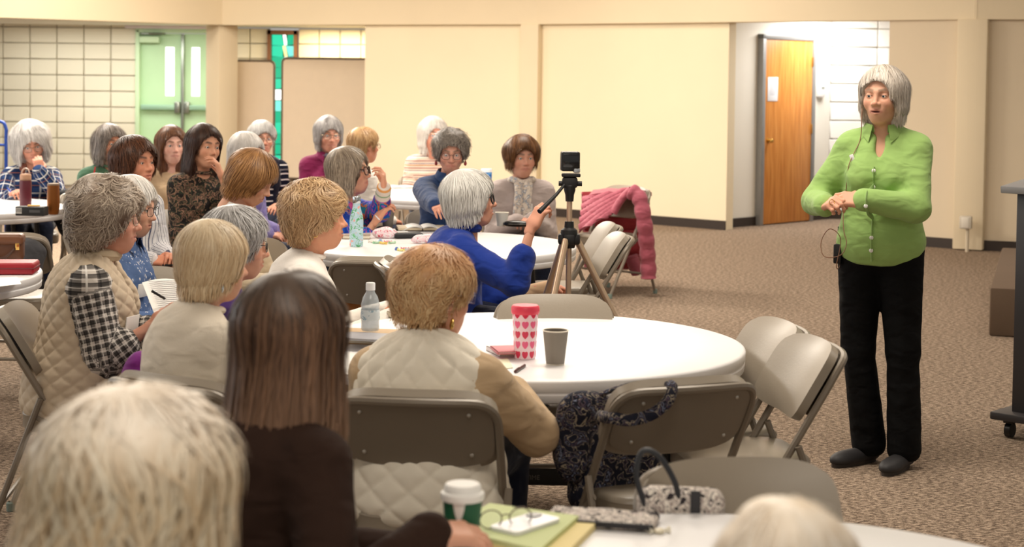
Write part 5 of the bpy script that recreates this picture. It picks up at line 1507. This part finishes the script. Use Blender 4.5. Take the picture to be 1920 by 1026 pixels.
# taupe paper cup
M_TAUPE = plain((138, 130, 120), .7, var=.03); M_CREAMP = plain((238, 230, 214), .6, var=.02)
def papercup(p, lab, cat='paper cup', name='paper_cup', h=.112, lid=None, m=None):
    o = empty(name, lab, cat, p)
    MB().lathe([(0, .004), (.0285, .004), (.029, .0), (.0295, .0), (.0415, h-.002), (.0400, h-.002), (.028, .010), (0, .010)], n=36).obj('cup_body', m or M_TAUPE, o)
    if lid is None:
        MB().tube([(.0412*math.cos(a), .0412*math.sin(a), h-.001) for a in np.linspace(0, 2*math.pi, 37)[:-1]], .0022, 6, True).obj('rolled_rim', M_CREAMP, o)
        MB().lathe([(.0280, .0005), (.0297, .0005), (.0300, .006), (.0289, .006)], n=36).obj('base_rim', M_CREAMP, o)
    else:
        MB().lathe([(0, h+.004), (.030, h+.004), (.034, h+.014), (.039, h+.012), (.0435, h+.002), (.0440, h-.008), (.0418, h-.008)], n=36).obj('lid', lid, o)
    return o
papercup(on(1041, 683), 'empty taupe paper cup on the near table')
papercup(on(727, 427), 'taupe paper cup with dark lid beside the colourful scarf', lid=plain((52, 50, 50), .4))
# pen
def pen(a, b_, col, lab, r=.0045):
    a, b_ = Vector(a), Vector(b_); o = empty('pen', lab, 'pen', (a+b_)/2)
    d = (b_-a).normalized(); L = (b_-a).length/2
    MB().tube([-d*L, d*L*.75], r, 10).obj('barrel', plain(col, .3, var=0), o)
    MB().tube([d*L*.75, d*L*.92, d*L], [r, r*.5, .0008], 10).obj('tip', SILV, o)
    MB().tube([-d*L*.95+Vector((0, 0, r+.001)), -d*L*.3+Vector((0, 0, r+.001))], .0013, 6).obj('clip', SILV, o)
    return o
pen(on(966, 697, .7405), on(986, 684, .7405), (74, 40, 42), 'dark maroon pen lying in front of the heart tumbler', .005)
# books
def book(p, w, d, h, rz, cover, lab, name='book', cat='book', pages=(236, 226, 206), ribbon=False):
    o = empty(name, lab, cat, p, rz)
    MB().box((0, 0, h/2), (w-.008, d-.006, h-.006), .001).obj('page_block', plain(pages, .8, var=.05, scale=300), o)
    b = MB(); b.box((.0, 0, .0017), (w, d, .0034), .001).box((0, 0, h-.0017), (w, d, .0034), .001).box((-w/2+.002, 0, h/2), (.004, d, h), .001)
    b.obj('cover', plain(cover, .55), o)
    return o
book(on(950, 662), .10, .14, .016, R_(20), (226, 214, 214), 'small pale booklet under the pink one by the heart tumbler')
book(on(949, 659, ZT+.0165), .085, .125, .010, R_(12), (206, 120, 128), 'small pink booklet on top of the pale one', pages=(240, 226, 226))
sheet = lambda pts, z, lab, m, name='paper_sheet', cat='paper', th=.0012: put(name, MB().prism([(q.x, q.y) for q in [atz(*p_, z) for p_ in pts]], th, Matrix.Translation((0, 0, z))).mesh(name), m, None, lab, cat)
sheet([(930, 694), (962, 690), (952, 672), (926, 676)], ZT+.0005, 'pale yellow note lying beside the maroon pen', plain((240, 236, 206), .8, var=0))
sheet([(640, 700), (668, 706), (672, 664), (648, 660)], ZT+.0005, 'white sheet of paper at the left of the near table', M_PAPER)
book(on(690, 640), .20, .15, .034, R_(-8), (190, 158, 116), 'thick tan covered book under the grey notebook')
book(on(690, 634, ZT+.0345), .19, .14, .008, R_(-14), (166, 166, 172), 'thin grey notebook under the water bottle', name='notebook', cat='notebook')
p = on(694, 620, ZT+.043); o = empty('water_bottle', 'clear plastic water bottle with a white cap', 'bottle', p)
MB().lathe([(0, 0), (.028, .0), (.032, .006), (.031, .03), (.033, .05), (.031, .07), (.033, .09), (.026, .118), (.0155, .135), (.0155, .145), (0, .145)], n=32).obj('bottle_body', glassy('clear_plastic', (216, 226, 232), .42, .08), o)
MB().lathe([(0, .002), (.026, .002), (.0295, .008), (.029, .085), (0, .085)], n=28).obj('water', glassy('water', (196, 212, 222), .35, .02), o)
MB().lathe([(.0325, .040), (.0337, .050), (.0325, .075)], n=32).obj('label', blotch('bottle_label', [(0, (216, 226, 230)), (.55, (150, 180, 196)), (.64, (236, 236, 236))], 60), o)
MB().lathe([(0, .168), (.0150, .168), (.0165, .164), (.0165, .142), (0, .142)], n=24).obj('cap', plain((240, 242, 244), .35, var=0), o)
book(on(752, 596), .07, .11, .022, R_(30), (230, 220, 196), 'little cream book behind the quilted vest, far edge of the near table')

# foreground table
p = at(867, 960, 3.34); p.z = ZT
o = empty('coffee_cup', 'white lidded takeaway coffee cup with a dark green sleeve', 'coffee cup', p)
M_CUPG = plain((14, 92, 60), .55, var=.03); M_CUPW = plain((238, 236, 232), .5, var=.01)
MB().lathe([(0, 0), (.030, 0), (.0305, .004), (.0335, .038), (.0335, .038), (.0400, .112), (0, .112)], n=40).obj('cup_body', M_CUPG, o)
MB().lathe([(0, .134), (.033, .134), (.0365, .130), (.0375, .120), (.0425, .117), (.0438, .112), (.0430, .103), (.0402, .103)], n=40).obj('lid', M_CUPW, o)
em = MB()
def emb(u, v):
    a = -math.pi/2-.15+(u-.5)*.62; z = .066+.036*v; w = 1-(abs(2*u-1)**2.0)*.999
    zz = .103-(.103-z)*(.05+.95*w); r = .0345+.0055*(zz-.038)/.074+.0007
    return (r*math.cos(a), r*math.sin(a), zz)
em.grid(emb, 20, 8, .0004); em.obj('emblem', M_CUPW, o)
M_FOLD = plain((206, 216, 160), .75, var=.04); M_MANILA = plain((236, 218, 158), .75, var=.04)
def stack(pts, z, th, m, name, lab, cat):
    return put(name, MB().prism([(q.x, q.y) for q in [atz(*p_, z) for p_ in pts]], th, Matrix.Translation((0, 0, z))).mesh(name), m, None, lab, cat)
stack([(832, 1018), (905, 968), (1118, 992), (1052, 1060)], ZT, .014, M_MANILA, 'folder', 'manila folder at the bottom of the foreground pile', 'folder')
stack([(836, 1000), (918, 952), (1085, 976), (1012, 1040)], ZT+.0145, .010, M_FOLD, 'folder', 'pale green folder on top of the manila one', 'folder')
o = empty('phone', 'white phone lying on the green folder', 'phone', atz(985, 986, ZT+.025), R_(-38))
MB().prism(rrect(.075, .15, .014, 4), .008).obj('case', plain((236, 236, 240), .3, var=0), o, angle=30)
MB().prism(rrect(.026, .030, .007, 4), .0022, Matrix.Translation((-.018, .052, .008))).obj('camera_bump', plain((60, 62, 66), .25, var=0), o)
o = empty('eyeglasses', 'dark wire reading glasses lying on the green folder', 'glasses', atz(948, 972, ZT+.045), R_(20))
b = MB()
for x in (-1, 1):
    b.tube([(x*.032+.024*math.cos(a), .0, .019*math.sin(a)) for a in np.linspace(0, 6.28, 19)[:-1]], .0014, 6, True)
    b.tube([(x*.056, 0, .006), (x*.062, .06, .004), (x*.06, .12, -.012)], .0013, 6)
b.tube([(-.009, 0, .006), (0, -.002, .009), (.009, 0, .006)], .0013, 6); b.obj('frame', G_BRN, o)
for x in (-1, 1): MB().lathe([(0, .0006), (.0232, .0006), (.0232, -.0006), (0, -.0006)], (x*.032, 0, 0), 18, Euler((R_(90), 0, 0)).to_matrix(), sy=.8).obj('lens', M_LENS, o)
stack([(1058, 972), (1094, 966), (1092, 958), (1060, 961)], ZT+.001, .002, M_PAPER, 'paper_tag', 'small white paper tag beside the printed pouch', 'paper')
M_BWF = blotch('black_floral_canvas', [(0, (52, 46, 50)), (.40, (226, 216, 206)), (.47, (150, 134, 130)), (.52, (232, 224, 214)), (.60, (70, 62, 66)), (.66, (222, 210, 204))], 42, 2, 1.0)
o = empty('zip_pouch', 'flat black and cream floral zip pouch on the foreground table', 'pouch', atz(1130, 982, ZT), R_(-12))
s = SDF(); s.box((0, 0, .011), (.115, .052, .010), .009); V, Q = s.mesh(.004); V += vnormals(V, Q)*(waves(V, 70, 3)*.002)[:, None]
put('pouch_body', npmesh('pouch_body', V, Q), M_BWF, o)
MB().box((0, -.052, .012), (.228, .006, .012), .002).obj('zip_trim', plain((36, 34, 38), .5, var=0), o)
o = empty('wrapped_candy', 'single cream wrapped candy on the bare foreground table', 'candy', atz(1236, 1000, ZT), .3)
MB().lathe([(0, 0), (.010, .001), (.012, .005), (.009, .009), (0, .010)], n=14).obj('sweet', plain((232, 222, 196), .4), o)
for x in (-1, 1): MB().lathe([(.001, 0), (.003, .002), (.009, .012)], (x*.011, 0, .005), 10, Euler((0, R_(90*x), 0)).to_matrix()).obj('wrapper_end', plain((238, 232, 214), .4), o)
# floral tote on the foreground chair
o = empty('tote_bag', 'black and cream floral tote with a black handle on the foreground chair', 'bag', (at(1275, 940, 3.72).x, 3.70, .468), R_(-4))
s = SDF(); s.box((0, 0, .155), (.095, .040, .155), .03); V, Q = s.mesh(.006); V += vnormals(V, Q)*(waves(V, 26, 5)*.008)[:, None]
put('bag_body', npmesh('bag_body', V, Q), M_BWF, o)
MB().box((.030, -.043, .17), (.022, .006, .29), .002).obj('trim_band', plain((46, 44, 48), .6), o)
MB().tube(spline([(-.075, -.03, .27), (-.098, -.035, .34), (-.086, -.03, .395), (-.05, -.03, .385), (-.015, -.03, .33), (-.004, -.03, .28)], 6), .0065, 8).obj('handle', plain((32, 34, 40), .5, var=0), o)
# paisley tote on the folding chair
M_PAIS = blotch('dark_paisley', [(0, (26, 28, 42)), (.42, (34, 34, 48)), (.48, (150, 138, 120)), (.51, (40, 44, 66)), (.55, (84, 70, 82)), (.58, (24, 26, 38)), (.64, (112, 118, 140)), (.68, (44, 36, 40))], 26, 2, 1.6)
o = empty('tote_bag', 'dark paisley tote bag slung over the folding chair back', 'bag', (.325, 5.07, .40), R_(22))
s = SDF(); s.box((0, .0, .15), (.135, .055, .16), .04); s.ell((0, .0, .02), (.135, .07, .06), .05)
V, Q = s.mesh(.006); V += vnormals(V, Q)*(waves(V, 24, 8)*.012)[:, None]
put('bag_body', npmesh('bag_body', V, Q), M_PAIS, o)
s = SDF(); s.ell((-.11, -.03, .30), (.085, .05, .05), .03); s.ell((-.155, -.02, .20), (.06, .05, .13), .04); V, Q = s.mesh(.007); V += vnormals(V, Q)*(waves(V, 40, 9)*.008)[:, None]
put('bag_flap', npmesh('bag_flap', V, Q), M_PAIS, o)
r_ = Matrix.Rotation(-R_(22), 3, 'Z'); wl = lambda px, py, Y: r_ @ (at(px, py, Y)-o.location)
MB().tube(spline([wl(1120, 742, 5.0), wl(1180, 722, 4.95), wl(1235, 717, 4.86), wl(1258, 722, 4.78), wl(1252, 752, 4.745), wl(1220, 778, 4.74), wl(1180, 788, 4.74), wl(1148, 784, 4.76), wl(1120, 780, 4.86)], 6), .008, 8, sx=2.2).obj('strap', M_PAIS, o)

# second table
p = on(668, 462); o = empty('flowered_bottle', 'steel bottle printed with flowers and leaves, silver cap', 'bottle', p)
M_FLB = blotch('flower_print', [(0, (236, 110, 96)), (.30, (246, 176, 160)), (.36, (186, 216, 230)), (.50, (204, 226, 236)), (.56, (96, 176, 120)), (.62, (190, 220, 232)), (.70, (120, 196, 140))], 34, 1, .8, .35)
MB().lathe([(0, 0), (.034, 0), (.037, .006), (.037, .14), (.034, .165), (.024, .200), (.0195, .225), (.0195, .236), (0, .236)], n=36).obj('bottle_body', M_FLB, o)
MB().lathe([(0, .272), (.020, .272), (.0225, .268), (.0225, .237), (.0205, .234), (0, .234)], n=28).obj('cap', SILV, o)
def lump(name, p, r, mat_, lab, cat, seed, part='wrapping', amp=.012, rz=0):
    o = empty(name, lab, cat, p, rz)
    s = SDF(); s.ell((0, 0, r[2]*.75), r, .02); s.ell((r[0]*.8, 0, r[2]*.5), (r[0]*.5, r[1]*.8, r[2]*.5), .03); s.cut((0, 0, -1), -.001, .004)
    V, Q = s.mesh(.006); V += vnormals(V, Q)*(waves(V, 55, seed)*amp)[:, None]; V[:, 2] = np.maximum(V[:, 2], 0)
    put(part, npmesh(part, V, Q), mat_, o); return o
M_CBAG = blotch('pink_print_film', [(0, (206, 40, 70)), (.36, (246, 216, 222)), (.50, (240, 236, 238)), (.58, (232, 150, 170)), (.64, (244, 238, 240))], 40, 2, .8, .25)
lump('candy_bag', on(720, 446), (.07, .05, .035), M_CBAG, 'crinkled pink and white candy bag beside the flowered bottle', 'candy bag', 3)
lump('candy_bag', on(792, 456), (.075, .035, .028), M_CBAG, 'crinkled pink candy bag nearest the woman in royal blue', 'candy bag', 6, rz=.4)
cc = [(232, 226, 214), (180, 220, 190), (170, 196, 236), (246, 216, 120), (240, 160, 170), (196, 226, 196), (120, 150, 220), (236, 226, 150), (230, 140, 150), (170, 210, 240)]
cp = [(698, 455), (706, 457), (713, 454), (719, 458), (727, 455), (735, 457), (744, 469), (752, 471), (759, 468), (766, 470)]
CN = ['cream wrapped candy next to the flowered bottle', 'mint green wrapped candy, second from the flowered bottle', 'pale blue wrapped candy, third from the flowered bottle', 'yellow wrapped candy in the row beside the black pencil pouch',
      'pink wrapped candy beside the yellow one before the pencil pouch', 'pale green wrapped candy, last of the row before the pencil pouch', 'deep blue wrapped candy nearest the table edge', 'lemon wrapped candy right of the deep blue one', 'rose wrapped candy, second from right near the table edge', 'sky blue wrapped candy, rightmost near the table edge']
for k, (q, c) in enumerate(zip(cp, cc)):
    pp = on(*q); o = empty('wrapped_candy', CN[k], 'candy', pp, k*.8, 'wrapped candies on the second table')
    MB().lathe([(0, 0), (.011, .001), (.013, .006), (.010, .011), (0, .012)], n=12).obj('sweet', plain(c, .35, var=0), o)
    for x in (-1, 1): MB().lathe([(.001, 0), (.003, .002), (.010, .010)], (x*.012, 0, .006), 8, Euler((0, R_(90*x), 0)).to_matrix()).obj('wrapper_end', plain(c, .35, var=0), o)
def openbook(p, rz, lab, w=.15, d=.20, cover=(46, 36, 38), h=.03):
    o = empty('open_book', lab, 'book', p, rz)
    for s in (-1, 1):
        f = lambda u, v, s=s: (s*(.002+u*w), (v-.5)*d, .004+h*(math.sin(math.pi*min(1, u*1.15+.12))**.6)*(1-.35*u))
        b = MB().grid(f, 12, 4, 0); n0 = 0
        b2 = MB().grid(lambda u, v, s=s: (s*(.002+u*w), (v-.5)*d, .004+h*(math.sin(math.pi*min(1, u*1.15+.12))**.6)*(1-.35*u)), 12, 4, .006*s)
        b2.obj('page', M_PAPER, o)
        MB().box((s*(w*.5), 0, .004+h*.28), (w*.94, d*.97, h*.55), .003).obj('page_block', plain((220, 204, 176), .8), o)
        MB().box((s*(w*.52), 0, .002), (w*1.04, d*1.04, .004), .001).obj('cover', plain(cover, .5), o)
    return o
openbook(on(790, 431), R_(8), 'thick open book on the second table by the denim jacket')
sheet([(705, 444), (772, 442), (760, 429), (716, 430)], ZT+.001, 'white paper sheet behind the candy bags', M_PAPER)
book(on(668, 447), .16, .11, .022, R_(5), (150, 130, 112), 'closed brown book behind the flowered bottle')
o = empty('zip_pouch', 'slim black pencil pouch between the candy bags', 'pouch', on(766, 447), R_(20))
s = SDF(); s.box((0, 0, .016), (.085, .025, .015), .013); V, Q = s.mesh(.005); put('pouch_body', npmesh('pouch_body', V, Q), plain((24, 24, 28), .5), o)
MB().tube([(-.07, 0, .033), (.07, 0, .033)], .0018, 6).obj('zip', SILV, o)
o = empty('glasses_case', 'black glasses case on the far right of the second table', 'case', on(968, 426), R_(-10))
s = SDF(); s.ell((0, 0, .02), (.085, .035, .022), .02); s.cut((0, 0, -1), -.002, .004); V, Q = s.mesh(.005); put('case_shell', npmesh('case_shell', V, Q), plain((18, 18, 20), .25, var=0), o)
MB().tube([(.085*math.cos(a)*1.0, .0355*math.sin(a), .02) for a in np.linspace(0, 6.28, 25)[:-1]], .0015, 6, True).obj('hinge_line', SILV, o)
papercup(on(941, 424), 'small white paper cup beside the black glasses case', h=.085, m=M_CUPW)
pen(at(704, 404, 10.0), at(712, 413, 9.97), (236, 236, 236), 'white pen held by the woman in the colourful scarf', .004)

# far table
openbook(on(752, 352), R_(15), 'open papers on the far back table', .16, .22, (200, 196, 190), .012)
p = at(912, 350, 13.2); p.z = ZT; o = empty('insulated_tumbler', 'tall blue patterned tumbler with a pale lid on the far table', 'tumbler', p)
MB().lathe([(0, 0), (.034, 0), (.038, .02), (.042, .185), (0, .185)], n=28).obj('cup_body', blotch('blue_marble', [(0, (40, 96, 160)), (.5, (90, 140, 190)), (.6, (36, 84, 150))], 30), o)
MB().lathe([(0, .18), (.043, .18), (.044, .20), (.038, .206), (0, .206)], n=28).obj('lid', plain((226, 226, 226), .4, var=0), o)
papercup(on(765, 345), 'small white cup on the far back table', h=.08, m=M_CUPW)

# left tables
p = on(48, 392); o = empty('water_bottle', 'maroon steel bottle with a tan lid and carry loop', 'bottle', p)
MB().lathe([(0, 0), (.036, 0), (.039, .006), (.039, .185), (.036, .196), (0, .196)], n=28).obj('bottle_body', plain((92, 26, 40), .4), o)
MB().lathe([(0, .20), (.037, .20), (.037, .190), (.037, .228), (.030, .236), (0, .236)], n=28).obj('lid', plain((196, 152, 122), .45), o)
MB().tube([(.026*math.cos(a), 0, .236+.036*math.sin(a)) for a in np.linspace(0, math.pi, 13)], .0055, 8, sx=1.6).obj('carry_loop', plain((204, 176, 160), .45), o)
p = on(100, 402); o = empty('insulated_tumbler', 'bronze stemless tumbler on the left table', 'tumbler', p)
MB().lathe([(0, 0), (.030, 0), (.034, .006), (.040, .05), (.041, .10), (.038, .19), (0, .19)], n=32).obj('cup_body', plain((150, 92, 42), .28, .6), o)
MB().lathe([(0, .188), (.0385, .188), (.0390, .196), (.034, .201), (0, .201)], n=28).obj('lid', plain((150, 130, 112), .3, .3), o)
p = on(60, 404); o = empty('storage_box', 'small black box with a barcode label on the left table', 'box', p, R_(-6))
MB().box((0, 0, .029), (.185, .09, .058), .003).obj('carton', plain((44, 44, 46), .6), o)
MB().box((-.068, -.0455, .032), (.036, .001, .036), 0).obj('barcode_label', M_PAPER, o)
bc = MB()
for k in range(9): bc.box((-.083+k*.0037, -.0463, .034), (.0018 if k % 3 else .0009, .0006, .026))
bc.obj('barcode', M_INK, o, kind='stuff')
MB().box((.035, -.0455, .030), (.07, .0008, .016), 0).obj('print', plain((90, 90, 92), .6, var=0), o)
put('sticky_notes', MB().box((p.x+.01, p.y+.005, p.z+.0625), (.075, .05, .008), .001, Euler((0, 0, .2)).to_matrix()).mesh('sticky_notes'), plain((232, 170, 80), .7), None, 'orange pad of sticky notes on the small black box', 'sticky notes')
sheet([(0, 391), (38, 386), (32, 377), (-6, 380)], ZT+.001, 'white paper under the writing hand of the plaid shirt woman', M_PAPER)
pen(at(14, 352, 12.15), at(25, 366, 12.12), (40, 70, 190), 'blue pen in the hand of the woman in blue plaid', .005)
sheet([(-20, 540), (40, 533), (32, 519), (-20, 522)], ZT+.001, 'white paper in front of the red book', M_PAPER)
o = empty('book_case', 'thick red zippered book case on the left edge table', 'book', on(15, 512), R_(6))
MB().box((0, 0, .028), (.26, .17, .054), .012, seg=3).obj('case_shell', plain((160, 26, 40), .5), o)
MB().tube([(.13*q[0], .0855*q[1], .030) for q in ((-1, -1), (1, -1), (1.01, 0), (1, 1), (-1, 1))], .003, 6).obj('zip', plain((110, 16, 28), .5), o)
o = empty('handbag', 'brown leather handbag with brass clasp behind the red book', 'bag', on(-10, 492), R_(8))
s = SDF(); s.box((0, 0, .07), (.14, .05, .068), .035); V, Q = s.mesh(.007); put('bag_body', npmesh('bag_body', V, Q), plain((96, 58, 36), .45, bump=.2, bscale=120), o)
s = SDF(); s.box((0, -.012, .115), (.143, .052, .026), .02); V, Q = s.mesh(.007); put('flap', npmesh('flap', V, Q), plain((112, 70, 44), .45, bump=.2, bscale=120), o)
MB().box((.115, -.055, .09), (.02, .012, .05), .003).obj('clasp', GOLD, o)
MB().tube(spline([(-.10, -.06, .06), (-.05, -.085, .03), (.05, -.085, .03), (.10, -.06, .07)], 6), .008, 8).obj('handle', plain((70, 40, 26), .45), o)

# clothing left on chairs
def jacketlump(name, c, r, m, lab, seed, R=None, amp=.02, part='cloth_body'):
    o = empty(name, lab, 'jacket', (c[0], c[1], 0))
    s = SDF()
    for q, rr in r: s.ell(q, rr, .05)
    V, Q = s.mesh(.011); V += vnormals(V, Q)*((np.abs(waves(V, 24, seed))*-1.6+.5)*amp)[:, None]
    put(part, npmesh(part, V, Q), m, o); return o
c = at(30, 450, 9.0); chair(c.x-.03, 9.12, 0, 'folding chair behind the left edge table, covered by a grey jacket')
jacketlump('jacket', (c.x-.03, 8.86), [((-.04, 0, .72), (.26, .055, .09)), ((.12, -.01, .64), (.09, .06, .14)), ((-.16, -.01, .62), (.10, .06, .16))], fabric('charcoal_fleece', (66, 66, 70), (84, 84, 88)), 'dark grey jacket over the chair behind the brown handbag', 5)
c = Vector((-2.96, 12.6, 0)); chair(c.x, 12.6, 40, 'folding chair beyond the bronze tumbler, holding a black coat')
jacketlump('jacket', (c.x-.17, 12.36), [((0, 0, .66), (.24, .07, .16)), ((.05, 0, .52), (.2, .1, .10))], fabric('black_coat', (26, 26, 28), (36, 36, 38)), 'black coat over the chair behind the bronze tumbler', 6)
# purple jacket behind the blonde bob
vc = at(262, 668, 5.55)
jacketlump('jacket', (vc.x, 5.55), [((.01, 0, .66), (.07, .065, .09)), ((.02, 0, .56), (.11, .09, .13)), ((.04, .02, .46), (.13, .10, .09))], fabric('purple_cotton', (112, 32, 116), (130, 44, 134)), 'bright purple jacket between the tan vest and the cream sweater', 7)
# pink quilted jacket
M_PINK = fabric('dusty_pink_nylon', (164, 82, 98), (178, 96, 112), rough=.5); M_LIN = fabric('red_lining', (146, 44, 52), (160, 56, 62), rough=.6)
jw = lambda px, py, Y: at(px, py, Y)
o = empty('jacket', 'dusty pink quilted jacket draped over the chair by the far wall', 'jacket', (at(1160, 450, 13.1).x, 13.2, 0))
L = o.location.copy(); q_ = lambda px, py, Y: jw(px, py, Y)-L
puff = lambda n, h: (lambda u, v: h*abs(math.sin(math.pi*n*v))**.6+.010*math.sin(5*u+3*v))
patch([q_(1094, 372, 13.16), q_(1182, 354, 12.98), q_(1152, 398, 12.92), q_(1086, 436, 12.98)], 14, 30, .02, M_PINK, 'left_front', o, .0, lambda u, v: .022*abs(math.sin(math.pi*5*(u*.5+v)))**.6+.012*math.sin(4*u), (0, -1, .2))
patch([q_(1104, 366, 13.10), q_(1206, 358, 12.86), q_(1222, 362, 13.48), q_(1112, 356, 13.48)], 14, 10, .03, M_PINK, 'shoulder_yoke', o, -.03, lambda u, v: .01*math.sin(7*u))
patch([q_(1092, 362, 13.50), q_(1216, 358, 13.50), q_(1212, 500, 13.56), q_(1100, 500, 13.56)], 12, 36, .02, M_LIN, 'lining', o, 0, puff(6, .018), (0, -1, 0))
patch([q_(1090, 360, 13.54), q_(1218, 356, 13.54), q_(1216, 506, 13.60), q_(1096, 506, 13.60)], 12, 36, .02, M_PINK, 'back_panel', o, 0, puff(6, .018), (0, 1, 0))
pts = spline([q_(1182, 358, 12.90), q_(1199, 372, 12.86), q_(1207, 410, 12.84), q_(1212, 450, 12.86), q_(1215, 490, 12.88), q_(1216, 524, 12.88)], 9)
MB().tube(pts, [(.052+.012*abs(math.sin(i*.52))**.6) if 0 < i < len(pts)-1 else .035 for i in range(len(pts))], 16, sx=.9).obj('sleeve', M_PINK, o, angle=70)
pts = spline([q_(1184, 356, 12.90), q_(1174, 364, 12.92), q_(1161, 380, 12.92), q_(1150, 400, 12.92)], 6)
MB().tube(pts, [.030]*len(pts), 10).obj('collar', M_PINK, o)
pts = spline([q_(1184, 480, 13.45), q_(1190, 498, 13.45), q_(1196, 516, 13.45)], 6)
MB().tube(pts, [.05, .055, .05, .055, .05, .055, .05, .055, .05, .05, .05, .045, .02][:len(pts)], 12).obj('sleeve', M_PINK, o)

# bags by the chairs
o = empty('handbag', 'tan leather handbag on the chair behind the white knit top', 'bag', (-.745, 8.12, .467), R_(10))
s = SDF(); s.box((0, 0, .075), (.055, .05, .078), .03); V, Q = s.mesh(.007); put('bag_body', npmesh('bag_body', V, Q), plain((176, 112, 48), .5, bump=.15), o)
MB().tube(spline([(-.035, 0, .14), (-.03, 0, .22), (.03, 0, .22), (.035, 0, .14)], 6), .006, 8).obj('strap', plain((150, 92, 40), .5), o)
c = at(975, 515, 9.0); o = empty('tote_bag', 'deep purple bag on the floor under the second table', 'bag', (c.x, 9.0, 0), 0)
s = SDF(); s.box((0, 0, .18), (.14, .08, .18), .05); V, Q = s.mesh(.01); V += vnormals(V, Q)*(waves(V, 20, 4)*.01)[:, None]; put('bag_body', npmesh('bag_body', V, Q), fabric('purple_canvas', (58, 26, 62)), o)
MB().tube(spline([(-.06, -.05, .34), (-.05, -.05, .46), (.05, -.05, .46), (.06, -.05, .34)], 6), .008, 8).obj('handle', plain((40, 20, 44), .6), o)
# paper and pen in the lap of the tan-vest woman, phone in the striped-shirt woman's hands
rt = V4['root']; wp = at(316, 560, 6.42)
o = empty('paper_sheet', 'printed white sheet in the lap of the woman in the tan vest', 'paper', wp, R_(24))
MB().grid(lambda u, v: ((u-.5)*.15, (v-.5)*.24, .012*math.sin(3*u)+(v-.5)*.10), 8, 8, .001).obj('sheet', M_PAPER, o)
ln_ = MB()
for k in range(16): ln_.box((0, .10-k*.013, .0135+(.10-k*.013)*.417), (.11, .0035, .0006), 0, Euler((R_(22), 0, 0)).to_matrix())
ln_.obj('printed_lines', plain((168, 166, 168), .8, var=0), o, kind='stuff')
pen(at(285, 546, 6.30), at(312, 562, 6.34), (24, 22, 26), 'black pen over the sheet in the tan-vest lap', .005)
hm = V20['HMx'][1]; wp = V20['root'].matrix_basis @ (hm @ Vector((0, .075, -.03)))
o = empty('phone', 'dark phone held by the woman in the striped shirt', 'phone', wp, R_(50))
MB().prism(rrect(.074, .15, .012, 4), .010).obj('case', plain((26, 26, 28), .3, var=0), o, angle=30)
MB().prism(rrect(.066, .14, .008, 4), .0012, Matrix.Translation((0, 0, .010))).obj('screen', plain((40, 44, 40), .1, var=0), o)
q = atz(1578, 656, .002)
put('paper_scrap', MB().prism([(q.x-.035, q.y-.03), (q.x+.03, q.y-.05), (q.x+.04, q.y+.03), (q.x-.02, q.y+.04)], .006, Matrix.Translation((0, 0, .001))).mesh('paper_scrap'), M_PAPER, None, 'small white paper scrap on the carpet left of the black trousers', 'paper')

p = at(173, 345, 11.45); o = empty('drinking_cup', 'clear cup with a red straw held by the woman in sage green', 'cup', (p.x, p.y, p.z-.10))
MB().lathe([(0, 0), (.030, 0), (.042, .12), (.044, .122), (.044, .128), (0, .130)], n=24).obj('cup_body', glassy('cup_plastic', (226, 230, 232), .5, .1), o)
MB().tube([(.004, 0, .03), (.008, 0, .15), (.020, 0, .215)], .0045, 8).obj('straw', plain((214, 40, 44), .4, var=0), o)
